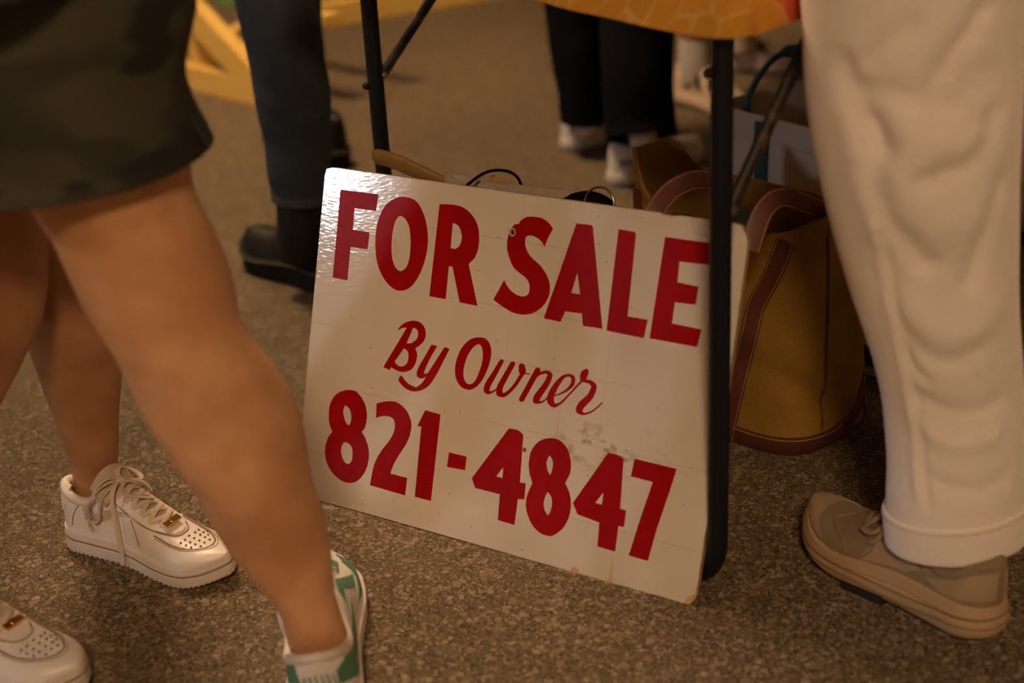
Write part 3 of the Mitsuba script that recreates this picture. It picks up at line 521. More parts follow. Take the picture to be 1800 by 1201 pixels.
# ------------------------------------------------------------------ shoes
class Shoe:
    """A left or right shoe in its own frame: x from heel to toe, y to the left, z up, in metres."""
    XS = V([0, .04, .12, .25, .40, .52, .64, .74, .83, .91, .96, 1.0])
    OUT = V([.125, .128, .132, .132, .135, .150, .168, .172, .165, .145, .120, .075])
    INN = V([.115, .116, .118, .112, .105, .118, .142, .152, .150, .138, .115, .080])
    def __init__(s, place, yaw, L=0.29, left=True, width=1.0, top=None, sole=(0.026, 0.022), rise=0.006, boxy=0.62, pitch=0.0, roll=0.0, inset=0.94):
        s.L, s.left, s.wd = L, left, width
        s.top = PchipInterpolator(*zip(*top)); s.sole = sole; s.rise = rise; s.boxy = boxy; s.inset = inset
        R = trimesh.transformations.euler_matrix(roll, pitch, yaw, 'sxyz')
        s.M = R.copy(); s.M[:3, 3] = place
    def half(s, x, side):                          # side: +1 left of travel, -1 right
        w = (s.INN if (side < 0) == s.left else s.OUT)
        v = np.interp(x, s.XS, w) * s.wd * s.L
        heel = np.sqrt(np.clip(1 - ((np.minimum(x, .14) - .14) / .14) ** 2, 0, 1))
        toe = np.sqrt(np.clip(1 - ((np.maximum(x, .80) - .80) / .20) ** 2, 0, 1))
        return v * np.maximum(heel * toe, 0.02)
    def z0(s, x): return s.sole[0] + (s.sole[1] - s.sole[0]) * SSn(0.35, 0.75, x)
    def lift(s, x): return s.rise * np.clip((x - .72) / .28, 0, 1) ** 2 * 2.2
    def S(s, x, th):
        """A point of the upper's surface; th in degrees from the right side (0) over the top (90) to the left side (180)."""
        x, th = np.broadcast_arrays(np.asarray(x, float), np.radians(np.asarray(th, float)))
        c, sn = np.cos(th), np.clip(np.sin(th), 0, 1)
        p = s.boxy + 0.18 * SSn(.3, .5, x)
        side = np.where(c > 0, s.half(x, -1), s.half(x, 1)) * s.inset
        y = -np.sign(c) * np.abs(c) ** p * side
        H = s.top(x) * s.L - s.z0(x)
        lean = 1 - 0.10 * sn * SSn(.2, .5, x)
        z = s.z0(x) + s.lift(x) + H * sn ** 0.80
        return np.stack([x * s.L, y * lean, z], -1)
    def SN(s, x, th, o):
        e = 2e-3
        P = s.S(x, th)
        du, dv = s.S(np.clip(x + e, 0.001, .999), th) - s.S(np.clip(x - e, 0.001, .999), th), s.S(x, np.clip(th + .5, 0, 180)) - s.S(x, np.clip(th - .5, 0, 180))
        n = unit(np.cross(dv, -du)); c = P - V([s.L * .5, 0, s.sole[0]])
        c[..., 0] *= 0.4
        n = np.where((n * c).sum(-1, keepdims=True) < 0, -n, n)
        return P + n * np.asarray(o)[..., None], n
    def w(s, mesh): return moved(fix(mesh), s.M)
    def wp(s, P): return np.asarray(P) @ s.M[:3, :3].T + s.M[:3, 3]
    def outline(s, grow, n=120):
        xs = .5 * (1 - np.cos(np.pi * np.arange(n // 2 + 1) / (n // 2)))
        a = np.c_[xs * s.L, -s.half(xs, -1) - grow]; b = np.c_[xs[::-1] * s.L, s.half(xs[::-1], 1) + grow]
        P = np.vstack([a, b[1:-1]])
        P[:, 0] = (P[:, 0] - s.L / 2) * (1 + 2 * grow / s.L) + s.L / 2
        return P
    def band(s, levels, n=120):
        """A sole: levels are (grow, fraction of the sole's height or (height at heel, at toe))."""
        rows = []
        for g, zf in levels:
            P = s.outline(g, n); x = np.clip(P[:, 0] / s.L, 0, 1)
            z = s.z0(x) * zf + s.lift(x)
            rows.append(np.c_[P, z])
        m = len(rows[0]); v = np.vstack(rows)
        f = [grid_faces(len(rows), m, True)]
        for r, o, sgn in ((rows[0], 0, 1), (rows[-1], (len(rows) - 1) * m, -1)):
            half = m // 2
            quads = []
            for i in range(1, half):                # strips across the sole
                a, b, c, d = i, (m - i) % m, i + 1, (m - i - 1) % m
                quads += [[a, c, b], [c, d, b]] if c != d else [[a, c, b]]
            quads += [[0, 1, m - 1]]
            q = V(quads) + o
            f.append(q if sgn > 0 else q[:, ::-1])
        return tri(v, np.vstack(f))
    def upper(s, opening=(0.19, 0.165, 0.62, 0.105), dip=None, n=90, m=64, inner=None):
        xs = .5 * (1 - np.cos(np.pi * (np.arange(n) + .35) / (n - .3)))
        th = np.linspace(0, 180, m)
        X = s.S(xs[:, None], th[None])
        low = X.copy()[:, [0, -1]]; low[..., 2] -= 0.004
        ring = np.concatenate([X, low[:, 1:], low[:, :1]], 1)
        k = ring.shape[1]
        v = np.vstack([ring.reshape(-1, 3), ring[0].mean(0), ring[-1].mean(0)])
        j = np.arange(k); o = (n - 1) * k
        f = np.vstack([grid_faces(n, k, True), np.stack([np.full(k, n * k), (j + 1) % k, j], 1), np.stack([np.full(k, n * k + 1), o + j, o + (j + 1) % k], 1)])
        M = to_man(fix(tri(v, f)))
        if opening:
            cx, rx, ry, zb = opening                 # in lengths; ry as a share of the half width
            hw = (s.half(cx, 1) + s.half(cx, -1)) / 2
            def cav(rx_, ry_, z, dx=0.0):
                a = np.arange(40) * 2 * np.pi / 40
                return np.c_[(cx + dx) * s.L + rx_ * s.L * np.cos(a), ry_ * hw * np.sin(a), np.full(40, z)]
            zz = s.sole[0]
            rows = [cav(rx * .85, ry * .9, zz + .002), cav(rx * .9, ry * .98, zz + .02), cav(rx, ry, zb * s.L), cav(rx * 1.06, ry * 1.22, zb * s.L + .05)]
            v = np.vstack(rows + [rows[0].mean(0)[None], rows[-1].mean(0)[None]]); j = np.arange(40)
            f = np.vstack([grid_faces(4, 40, True), np.stack([np.full(40, 160), (j + 1) % 40, j], 1), np.stack([np.full(40, 161), 120 + j, 120 + (j + 1) % 40], 1)])
            M = M - to_man(fix(tri(v, f)))
        if dip:
            M = M - m3.Manifold.cylinder(0.3, dip[2] * s.L, dip[2] * s.L, 64, True).rotate([90, 0, 0]).translate([dip[0] * s.L, 0, dip[1] * s.L])
        return to_tri(M)
    def collar(s, opening, dip, r=0.006, drop=0.003):
        cx, rx, ry, zb = opening
        hw = (s.half(cx, 1) + s.half(cx, -1)) / 2
        a = np.linspace(0, 2 * np.pi, 80)[:-1]
        x = cx + rx * 1.04 * np.cos(a); y = ry * 1.1 * hw * np.sin(a)
        lo, hi = np.zeros_like(x), np.full_like(x, 90.0)
        zt = []
        for xi, yi in zip(x, y):
            t = np.linspace(0, 90, 91) if yi < 0 else np.linspace(180, 90, 91)
            P = s.S(np.full(91, np.clip(xi, .004, .99)), t)
            zt.append(np.interp(-abs(yi), -np.abs(P[:, 1]), P[:, 2]))
        z = V(zt)
        if dip:
            d2 = (dip[2]) ** 2 - (x - dip[0]) ** 2
            z = np.minimum(z, np.where(d2 > 0, (dip[1] - np.sqrt(np.maximum(d2, 0))) * s.L, 9))
        z = np.convolve(np.r_[z[-3:], z, z[:3]], np.ones(7) / 7, 'valid')
        keep = slice(None)
        return tube(np.c_[x * s.L, y, z - drop], r, None, 10, closed=True)
    def patch(s, poly, th=0.0014, size=0.02, base=0.0):
        """An overlay on the upper: poly in (x, angle / 180)."""
        g = Polygon(poly) if not hasattr(poly, 'exterior') else poly
        m = trimesh.creation.extrude_polygon(g, 1.0, engine='earcut')
        v, f = trimesh.remesh.subdivide_to_size(m.vertices, m.faces, size if size > .2 else max(size, .015), max_iter=12) if False else _sub(m, size)
        P, n = s.SN(np.clip(v[:, 0], .003, .997), v[:, 1] * 180, base + np.where(v[:, 2] > .5, th, -.0006))
        return tri(P, f)
    def line(s, pts, r=0.0011, n=40, base=0.0004, flat=1.0, sides=6):
        q = smooth_path(pts, n)
        P, nn = s.SN(np.clip(q[:, 0], .003, .997), q[:, 1] * 180, np.full(n, base))
        return tube(P, r, None, sides, ref=nn, flat=flat)
    def ribbon(s, pts, hgt, r=0.0035, n=16, flat=0.35):
        q = smooth_path(pts, n)
        o = np.interp(np.linspace(0, 1, n), np.linspace(0, 1, len(hgt)), hgt)
        P, nn = s.SN(np.clip(q[:, 0], .003, .997), q[:, 1] * 180, o)
        return tube(P, r, None, 8, ref=nn, flat=flat)
    def dots(s, pts, r=0.0013):
        ms = []
        for x, a in pts:
            P, n = s.SN(V(x), V(a * 180.0), V(0.0007))
            d = trimesh.creation.cylinder(r, 0.0009, sections=8); d.apply_transform(trimesh.geometry.align_vectors([0, 0, 1], n)); d.apply_translation(P)
            ms.append(d)
        return join(ms)

def SSn(a, b, x):
    t = np.clip((np.asarray(x, float) - a) / (b - a), 0, 1)
    return t * t * (3 - 2 * t)
def _sub(m, size):
    v, f = np.asarray(m.vertices), np.asarray(m.faces)
    sc = V([1.0, 1.0, 0.01])
    vv, ff = trimesh.remesh.subdivide_to_size(v * sc, f, size, max_iter=14)
    return vv / sc, ff

def court_sneaker(key, sh, detail=True, lbl=None):
    """White low leather sneaker with laces, perforated toe and a gold lace tag."""
    P = lambda name, mesh, m, par=None, **k: put(name, sh.w(mesh), m, par or key, smooth=k.pop('smooth', 40), **k)
    op, dip = (0.185, 0.155, 0.60, 0.30), (0.16, 0.56, 0.265)
    so = P('sole', sh.band([(-.004, 0), (0.0, 0.05), (0.002, .15), (.0022, .55), (.0005, .60), (.0005, .64), (.0015, .68), (.0008, .96), (-.002, 1.0)]), 'white_rubber')
    sd = -1 if sh.left else 1
    tr = []
    for i in range(90):                              # tread teeth along the lower edge
        Q = sh.outline(0.0012, 180)[i * 2]
        x = Q[0] / sh.L
        tr.append(trimesh.creation.box([.0022, .0022, .0045], trimesh.transformations.translation_matrix([Q[0], Q[1], .0042 + sh.lift(np.clip(x, 0, 1))])))
    P('tread', join(tr), 'white_leather_dull', so, kind='stuff')
    P('sole_seam', tube(np.c_[sh.outline(0.0016), sh.z0(np.clip(sh.outline(0.0)[:, 0] / sh.L, 0, 1)) * .62 + sh.lift(np.clip(sh.outline(0)[:, 0] / sh.L, 0, 1))], .0009, None, 6, closed=True), 'seam_dark', so)
    up = P('upper', sh.upper(op, dip), 'white_leather')
    P('collar', sh.collar(op, dip, .0065, .002), 'white_leather_dull')
    # mudguard round the toe, eyestay, quarter and heel overlays
    guard = [(0.56, 0.02), (0.60, 0.17), (0.645, 0.25), (0.70, 0.265), (0.78, 0.28), (0.86, 0.335), (0.905, 0.41), (0.918, 0.5), (0.905, 0.59), (0.86, 0.665), (0.78, 0.72), (0.70, 0.735), (0.645, 0.75), (0.60, 0.83), (0.56, 0.98), (0.80, 0.985), (0.985, 0.98), (0.996, 0.5), (0.985, 0.02), (0.80, 0.015)]
    P('toe_guard', sh.patch(guard, .0016, .02), 'white_leather', up)
    P('toe_seam', sh.line([(0.645, 0.26), (0.70, 0.272), (0.78, 0.287), (0.855, 0.342), (0.898, 0.415), (0.91, 0.5), (0.898, 0.585), (0.855, 0.658), (0.78, 0.713), (0.70, 0.728), (0.645, 0.74)], .0013, 60, .0012), 'seam_dark', up)
    P('toe_seam', sh.line([(0.655, 0.235), (0.70, 0.247), (0.785, 0.262), (0.868, 0.322), (0.916, 0.405), (0.929, 0.5), (0.916, 0.595), (0.868, 0.678), (0.785, 0.738), (0.70, 0.753), (0.655, 0.765)], .0006, 60, .0018), 'seam_dark', up)
    stay = Polygon([(0.37, 0.32), (0.42, 0.27), (0.52, 0.25), (0.62, 0.30), (0.69, 0.37), (0.725, 0.44), (0.735, 0.5), (0.725, 0.56), (0.69, 0.63), (0.62, 0.70), (0.52, 0.75), (0.42, 0.73), (0.37, 0.68), (0.38, 0.60), (0.55, 0.585), (0.64, 0.56), (0.655, 0.5), (0.64, 0.44), (0.55, 0.415), (0.38, 0.40)])
    P('eyestay', sh.patch(stay, .002, .02), 'white_leather', up)
    P('eyestay_seam', sh.line([(0.40, 0.28), (0.50, 0.245), (0.60, 0.28), (0.68, 0.35), (0.735, 0.43), (0.747, 0.5), (0.735, 0.57), (0.68, 0.65), (0.60, 0.72), (0.50, 0.755), (0.40, 0.72)], .0009, 60, .0006), 'seam_dark', up)
    throat = Polygon([(0.34, 0.41), (0.55, 0.42), (0.64, 0.445), (0.652, 0.5), (0.64, 0.555), (0.55, 0.58), (0.34, 0.59)])
    tg = P('tongue', sh.patch(throat, .0008, .03), 'lining')
    zt = sh.top(0.36) * sh.L
    tv = []
    for i, t in enumerate(np.linspace(0, 1, 8)):
        for j, a in enumerate(np.linspace(-1, 1, 11)):
            tv.append([sh.L * (0.385 - .075 * t), a * (0.028 + .002 * t), zt - .002 + .024 * t - .013 * a * a])
    tv = V(tv); tv2 = tv + [-.004, 0, -.005]
    ff = grid_faces(8, 11); n0 = len(tv)
    b = np.r_[np.arange(11), np.arange(1, 8) * 11 + 10, 77 - 2 - np.arange(0) , np.arange(86, 76, -1), np.arange(6, 0, -1) * 11]
    side = np.vstack([np.stack([b, np.roll(b, -1), np.roll(b, -1) + n0], 1), np.stack([b, np.roll(b, -1) + n0, b + n0], 1)])
    P('tongue_top', tri(np.vstack([tv, tv2]), np.vstack([ff, ff[:, ::-1] + n0, side])), 'lining', tg)
    sw = lambda pts: [(x, a if sd < 0 else 1 - a) for x, a in pts]
    for mir in (0, 1):                               # the curved mark on both sides
        q = [(0.20, 0.20), (0.235, 0.115), (0.28, 0.085), (0.36, 0.115), (0.56, 0.285), (0.37, 0.185), (0.28, 0.165), (0.25, 0.20), (0.245, 0.265), (0.215, 0.24)]
        P('side_mark', sh.patch([(x, a if mir == 0 else 1 - a) for x, a in q], .0022, .02), 'mark_tan', up)
        P('quarter_seam', sh.line([(x, a if mir == 0 else 1 - a) for x, a in [(0.57, 0.02), (0.54, 0.12), (0.50, 0.22)]], .0007, 20), 'seam_dark', up)
        P('quarter_seam', sh.line([(x, a if mir == 0 else 1 - a) for x, a in [(0.125, 0.03), (0.15, 0.14), (0.20, 0.25), (0.30, 0.33)]], .0007, 20), 'seam_dark', up)
        P('eyelets', sh.dots([(x, (a if mir == 0 else 1 - a)) for x, a in ((.41, .335), (.455, .335), (.50, .335), (.55, .345), (.60, .37), (.655, .405))], .0022), 'eyelet_dark', up, kind='stuff')
    P('heel_patch', sh.patch([(0.004, .12), (0.06, .10), (0.10, .2), (0.10, .42), (0.004, .45)], .0014, .03), 'white_leather', up)
    P('heel_patch', sh.patch([(0.004, .88), (0.06, .90), (0.10, .8), (0.10, .58), (0.004, .55)], .0014, .03), 'white_leather', up)
    pf = []
    for i, (x, k) in enumerate(((.775, 2), (.805, 3), (.835, 2), (.865, 1))):
        for j in range(-k, k + 1): pf.append((x + .004 * (j % 2), .5 + j * .062))
    P('perforations', sh.dots(pf, .0015), 'eyelet_dark', up, kind='stuff')
    rows = [.655, .60, .55, .50, .455, .41]
    lc = P('laces', join([sh.ribbon([(rows[0], .40), (rows[0] + .004, .5), (rows[0], .60)], [.002, .004, .002])] +
                         [sh.ribbon([(rows[i], .345 if i else .40), (rows[i] - .018, .5), (rows[i + 1], .655)], [.002, .0075, .002]) for i in range(5)] +
                         [sh.ribbon([(rows[i], .655 if i else .60), (rows[i] - .022, .5), (rows[i + 1], .345)], [.002, .0055, .002]) for i in range(5)]), 'lace_cream')
    Pn, nn = sh.SN(V(.672), V(90.0), V(.007))
    tagm = rbox([.010, .026, .0042], .0015)
    M = np.eye(4); z = nn; y = V([0, 1.0, 0]); x = unit(np.cross(y, z)); M[:3, 0], M[:3, 1], M[:3, 2], M[:3, 3] = x, np.cross(z, x), z, Pn
    P('lace_tag', join([moved(tagm, M), moved(join([trimesh.creation.cylinder(.0042, .006, sections=16)]), M)]), 'gold', label='gold metal lace tag')
    return op, dip

AF_TOP = [(0, .335), (.06, .345), (.12, .34), (.25, .335), (.36, .385), (.45, .355), (.55, .295), (.65, .245), (.75, .205), (.85, .175), (.93, .15), (1.0, .11)]

# ------------------------------------------------------------------ people
def person(label): return thing('person', label, 'person')

# the walker with white sneakers
pb = person('person with bare tanned legs in white sneakers with gold lace tags')
bl, bl2 = loft(B_LEG, 70, 48), loft(B_LEG2, 70, 48)
hip = loft([[-.58, 1.56, .50, .05], [-.60, 1.57, .62, .075], [-.66, 1.60, .75, .09], [-.72, 1.63, .90, .12], [-.74, 1.64, 1.02, .12]], 20, 48)
put('body', to_tri(m3.Manifold.batch_boolean([to_man(bl), to_man(bl2), to_man(hip)], m3.OpType.Add)), 'skin_tan', pb, smooth=60, label='bare tanned legs')
def yaw_of(a, b): return math.atan2(b[1] - a[1], b[0] - a[0])
yb = yaw_of((-0.6155, 1.6912), (-0.3875, 1.5577))
dirb = V([math.cos(yb), math.sin(yb), 0]); nb = V([-dirb[1], dirb[0], 0])
s1 = Shoe(V([-0.5990, 1.672, 0]), yb, .268, True, 1.0, AF_TOP, (.033, .028), .006)
sk = part('sneaker', pb, 'white leather sneaker with trailing laces')
court_sneaker(sk, s1)
s2 = Shoe(V([-0.7500, 1.462, 0]), yb + .02, .288, False, 1.0, AF_TOP, (.033, .028), .006)
sk2 = part('sneaker', pb, 'white leather sneaker')
court_sneaker(sk2, s2)
# bow and trailing lace ends of the first sneaker
kn = s1.wp(s1.SN(V(.385), V(88.0), V(.010))[0])
def lace(pts, r=.0034, n=40, ref=(0, 0, 1), flat=.4): return tube(smooth_path(pts, n), r, None, 8, ref=ref, flat=flat)
L_ = lambda x, a, o: s1.wp(s1.SN(V(float(x)), V(float(a)), V(float(o)))[0])
bow = [lace([kn, L_(.35, 60, .022), L_(.31, 38, .020), L_(.30, 22, .012), L_(.325, 20, .010), L_(.35, 40, .012), L_(.375, 70, .010), kn]),
       lace([kn, L_(.36, 70, .024), L_(.325, 50, .020), L_(.27, 36, .012), L_(.26, 22, .008), L_(.275, 8, .006)]),
       lace([kn, L_(.40, 66, .014), L_(.415, 46, .010), L_(.43, 30, .007), L_(.445, 14, .007), L_(.452, 2, .007), L_(.455, 0, .010) - V([0, 0, .024])]),
       lace([kn, L_(.43, 104, .012), L_(.40, 118, .014), L_(.36, 112, .016), kn]),
       lace([L_(.40, 90, .008), L_(.44, 74, .010), L_(.50, 84, .012), L_(.53, 100, .008)]),
       lace([L_(.395, 92, .010), L_(.45, 108, .012), L_(.48, 122, .006)]),
       to_tri(m3.Manifold.sphere(.0062, 16).scale([1.3, 1, .8]).translate(kn.tolist()))]
put('lace_bow', join(bow), 'lace_cream', sk, smooth=40, label='loose bow with an end trailing to the floor')

# the one in camouflage shorts
pa = person('person in dark camouflage shorts and white and green sneaker, nearest the camera')
def calf(X, t, ph): return 0.003 * np.sin(X[..., 2] * 40 + ph * 2) * SSn(.2, .4, t)
fl = loft([[-.47, 1.36, .86, .08], [-.44, 1.345, .72, .08]] + A_LEG, 110, 72, disp=calf)
heel = loft([[-.228, 1.322, .085, .016], [-.2285, 1.312, .06, .026], [-.229, 1.314, .035, .028], [-.229, 1.32, .02, .02]], 14, 32)
fl2 = loft([[-.60, 1.15, .95, .09], [-.62, 1.12, .70, .082], [-.66, 1.03, .48, .062], [-.70, .93, .25, .052], [-.72, .87, .08, .034], [-.72, .86, .03, .034]], 50, 40)
hip = loft([[-.52, 1.26, .80, .10], [-.51, 1.25, .88, .13], [-.50, 1.25, 1.0, .14], [-.50, 1.25, 1.05, .14]], 16, 48)
put('body', to_tri(m3.Manifold.batch_boolean([to_man(q) for q in (fl, fl2, hip, heel)], m3.OpType.Add)), 'skin_light', pa, smooth=60, label='bare leg with fair skin')
def folds_a(X, t, ph): return .006 * (meshkit.fbm(X * [7, 7, 12], 3, 4) - .5) * SSn(0, .1, t) + .004 * np.sin(X[..., 2] * 38 + X[..., 0] * 30)
st1 = loft(A_SHORTS, 70, 90, hem=.05, disp=folds_a, squash=[1, 1, 1, 1, 1.05, 1.1])
st2 = loft([[-.60, 1.15, 1.0, .15], [-.61, 1.14, .85, .14], [-.63, 1.10, .62, .125]], 40, 60, hem=.05)
sw = loft([[-.50, 1.25, .80, .17], [-.50, 1.25, .90, .20], [-.50, 1.25, 1.02, .19], [-.50, 1.25, 1.07, .18]], 20, 64)
put('shorts', to_tri(m3.Manifold.batch_boolean([to_man(q) for q in (st1, st2, sw)], m3.OpType.Add)), 'camo_cloth', pa, smooth=60, label='dark olive camouflage shorts')
put('cord', tube([A_CORD[0], A_CORD[1], A_CORD[2], A_CORD[3]], .0040, 24, 8), 'black_cord', pa, label='black piping at the hem')
ya = yaw_of((-.222, 1.285), (-.258, 1.56))
GT = [(0, .305), (.06, .31), (.14, .285), (.25, .27), (.36, .34), (.45, .33), (.55, .285), (.65, .24), (.75, .20), (.85, .165), (.93, .135), (1, .10)]
s3 = Shoe(V([-0.2205, 1.238, 0]), ya, .31, False, 1.06, GT, (.030, .024), .006)
gs = part('sneaker', pa, 'white and green low sneaker')
def P3(name, mesh, m, par=gs, **k): return put(name, s3.w(mesh), m, par, smooth=40, **k)
op3 = (.20, .175, .74, .26)
P3('sole', s3.band([(-.004, 0), (.001, .1), (.002, .5), (.001, .95), (-.002, 1)]), 'white_rubber')
u3 = P3('upper', s3.upper(op3, (.20, .50, .235)), 'white_leather')
P3('collar', s3.collar(op3, (.20, .50, .235), .006, .003), 'white_leather_dull')
for q in ([(.02, .10), (.10, .05), (.20, .10), (.26, .02), (.40, .05), (.46, .16), (.38, .12), (.28, .17), (.16, .20), (.07, .24), (.02, .20)],
          [(.36, .20), (.48, .24), (.60, .14), (.72, .18), (.60, .27), (.50, .33), (.40, .30)],
          [(.56, .05), (.70, .03), (.82, .12), (.88, .3), (.80, .28), (.72, .13)], [(.62, .32), (.78, .33), (.86, .46), (.74, .44), (.66, .40)],
          [(.22, .28), (.30, .24), (.33, .30), (.27, .34)], [(.02, .90), (.10, .93), (.14, .82), (.06, .76)], [(.40, .84), (.55, .80), (.70, .88), (.56, .92)]):
    P3('green_patch', s3.patch(q, .0012, .02), 'green_leather', u3, label='green leather patch')
P3('laces', join([s3.ribbon([(x, .35), (x - .01, .5), (x - .02, .65)], [.002, .006, .002]) for x in (.66, .61, .56, .51, .46, .41)]), 'lace_cream')
for i, y in enumerate((-.016, -.010, -.004, .003, .009, .015)):   # small slanted letters on the heel
    tq = [[-.0015 - .10 * y * y * 30, y + .002, .074], [-.003 - .10 * y * y * 30, y - .001, .064]]
    P3('heel_letter', tube([tq[0], tq[1]], .0011, None, 6), 'teal_ink')

s3b = Shoe(V([-.745, .845, 0]), ya, .31, True, 1.06, GT, (.030, .024), .006)
gs2 = part('sneaker', pa, 'white low sneaker')
for nm, mm, mt in (('sole', s3b.band([(-.004, 0), (.001, .1), (.002, .5), (.001, .95), (-.002, 1)]), 'white_rubber'), ('upper', s3b.upper(op3, (.20, .50, .235)), 'white_leather')):
    put(nm, s3b.w(mm), mt, gs2, smooth=40)

# the one in wide white trousers
pc = person('person in wide cream-white trousers and a tan suede running shoe')
from scipy.spatial import cKDTree
_v = loft(C_PANTS, 190, 200, squash=.80).vertices
_tree = cKDTree(_v)
FOLDS_C = [([_v[_tree.query(smooth_path(P, 3 * len(P))[i])[1]] for i in range(3 * len(P))], wd, amp) for P, wd, amp in PANTS_FOLDS]
def folds_c(X, t, ph):
    d = 0.004 * (meshkit.fbm(X * [9, 9, 7], 3, 2) - .5)
    for (P, wd, amp) in FOLDS_C:
        P = V(P); best = np.full(X.shape[:-1], 9.0)
        for a, b in zip(P[:-1], P[1:]):
            ab = b - a
            k = np.clip(((X - a) @ ab) / max(ab @ ab, 1e-12), 0, 1)
            best = np.minimum(best, np.linalg.norm(X - (a + k[..., None] * ab), axis=-1))
        d = d + .8 * amp * np.exp(-(best / (wd * 1.1)) ** 2)
    return d
tr1 = loft(C_PANTS, 190, 200, hem=.03, disp=folds_c, squash=.80, cap0=True)
tr2 = loft([[.74, 1.42, 1.0, .12], [.80, 1.44, .75, .115], [.83, 1.46, .5, .105], [.84, 1.47, .25, .10], [.84, 1.47, .08, .095]], 60, 60, hem=.03)
sw = loft([[.58, 1.40, .84, .15], [.58, 1.40, .92, .19], [.58, 1.40, 1.06, .18]], 16, 64)
trk = put('trousers', to_tri(m3.Manifold.batch_boolean([to_man(q) for q in (tr1, tr2, sw)], m3.OpType.Add)), 'white_twill', pc, smooth=60, label='wide cream-white twill trousers')
cr0, cr1 = V(C_PANTS[-2]), V(C_PANTS[-1])
ax = unit(cr1[:3] - cr0[:3])
cuff = loft([[*(cr1[:3] - ax * .040), cr1[3] + .0022], [*(cr1[:3] - ax * .02), cr1[3] + .0030], [*(cr1[:3] + ax * .003), cr1[3] + .0026]], 12, 160, hem=.03, squash=.80, ref=(0, -1, .35),
            disp=lambda X, t, ph: .0035 * (meshkit.fbm(X * [28, 28, 20], 3, 6) - .5))
put('cuff', cuff, 'white_twill', trk, smooth=60, label='turned-up hem')
a_ = np.linspace(0, 2 * np.pi, 90)[:-1]
_, fa, fb = frames(np.array([cr1[:3] - ax, cr1[:3], cr1[:3] + ax]), V([0, -1, .35]))
rp = lambda off, g: np.array([cr1[:3] + ax * off + (cr1[3] + g) * (np.cos(q) * fa[1] + .80 * np.sin(q) * fb[1]) for q in a_])
put('hem_stitch', tube(rp(-.036, .0034), .0009, None, 6, closed=True), 'twill_seam', trk)
shin = loft([[.502, 1.425, .16, .036], [.502, 1.412, .11, .034], [.503, 1.400, .05, .032]], 30, 36)
put('body', shin, 'skin_tan', pc, smooth=True, label='bare shin inside the trouser leg')
sock = loft([[.500, 1.420, .13, .038], [.500, 1.414, .11, .037], [.498, 1.405, .085, .040], [.498, 1.398, .05, .038]], 40, 48, disp=lambda X, t, ph: .0025 * np.sin(t * 46 + 1.5 * np.sin(ph * 2)))
put('sock', sock, 'sock_grey', pc, smooth=True, label='crumpled pale grey sock')
RT = [(0, .36), (.06, .36), (.14, .315), (.25, .30), (.36, .37), (.45, .35), (.55, .30), (.65, .265), (.75, .24), (.85, .215), (.93, .19), (1, .14)]
yc = yaw_of((.5256, 1.3514), (.366, 1.575))
s4 = Shoe(V([0.5250, 1.330, 0.004]), yc - .02, .279, True, 1.04, RT, (.046, .036), .012, boxy=.66)
ck = part('running_shoe', pc, 'tan suede running shoe with a thick sole')
def P4(name, mesh, m, par=ck, **k): return put(name, s4.w(mesh), m, par, smooth=k.pop('smooth', 40), **k)
P4('midsole', s4.band([(-.010, .02), (-.001, .10), (.004, .30), (.003, .46), (.0045, .50), (.004, .62), (.001, .68), (.0035, .74), (.001, 1.0), (-.003, 1.06)]), 'foam_tan', label='thick tan foam midsole')
for zf, gr in ((.40, .0045), (.66, .0042)):
    ol4 = s4.outline(gr); x4 = np.clip(s4.outline(0)[:, 0] / s4.L, 0, 1)
    P4('midsole_groove', tube(np.c_[ol4, s4.z0(x4) * (zf + .10 * np.sin(x4 * 9 + 1)) + s4.lift(x4)], .0014, None, 6, closed=True), 'groove_tan')
for i, (x0, x1) in enumerate(((.46, .66), (.68, .92), (.04, .34))):
    pd = Polygon([p for p in s4.outline(-.012 if i else .002, 120)]).buffer(0).intersection(sbox(x0 * .279, -.1, x1 * .279, .1))
    z = float(s4.lift((x0 + x1) / 2)) * .8 - .004
    P4('outsole_pad', moved(extrude(pd, .008 if i else .013), trimesh.transformations.translation_matrix([0, 0, z])), 'black_rubber', label='black rubber outsole pad')
u4 = P4('upper', s4.upper((.20, .165, .72, .28), (.18, .56, .245)), 'suede_tan')
P4('collar', s4.collar((.20, .165, .72, .28), (.18, .56, .245), .007, .003), 'suede_tan')
for mir in (0, 1):
    q = lambda P: [(x, a if mir else 1 - a) for x, a in P]
    P4('quarter_overlay', s4.patch(q([(.36, .97), (.60, .97), (.52, .80), (.49, .66), (.44, .64), (.37, .68), (.33, .80), (.30, .90)]), .0028, .03), 'suede_tan_light', u4)
    P4('overlay_seam', s4.line(q([(.29, .90), (.33, .79), (.37, .67), (.44, .63)]), .0018, 40, .002), 'seam_dark', u4)
    P4('overlay_seam', s4.line(q([(.44, .63), (.50, .655), (.53, .80), (.61, .965)]), .0016, 40, .002), 'seam_dark', u4)
    P4('heel_overlay', s4.patch(q([(.004, .96), (.20, .97), (.27, .90), (.20, .85), (.10, .78), (.004, .70)]), .0018, .03), 'suede_tan_light', u4)
    P4('heel_seam', s4.line(q([(.004, .69), (.10, .77), (.20, .84), (.28, .90)]), .0016, 30, .0015), 'seam_dark', u4)
    P4('toe_seam', s4.line(q([(.66, .95), (.70, .84), (.76, .74), (.80, .66), (.79, .58), (.765, .5)]), .0014, 40, .0006), 'seam_dark', u4)
P4('toe_cap', s4.patch([(.80, .06), (.99, .04), (.99, .96), (.80, .94), (.87, .78), (.885, .5), (.87, .22)], .0016, .03), 'suede_tan_light', u4)
P4('tongue', s4.patch([(.37, .40), (.52, .42), (.64, .45), (.66, .5), (.64, .55), (.52, .58), (.37, .60)], .003, .03), 'suede_tan', u4)
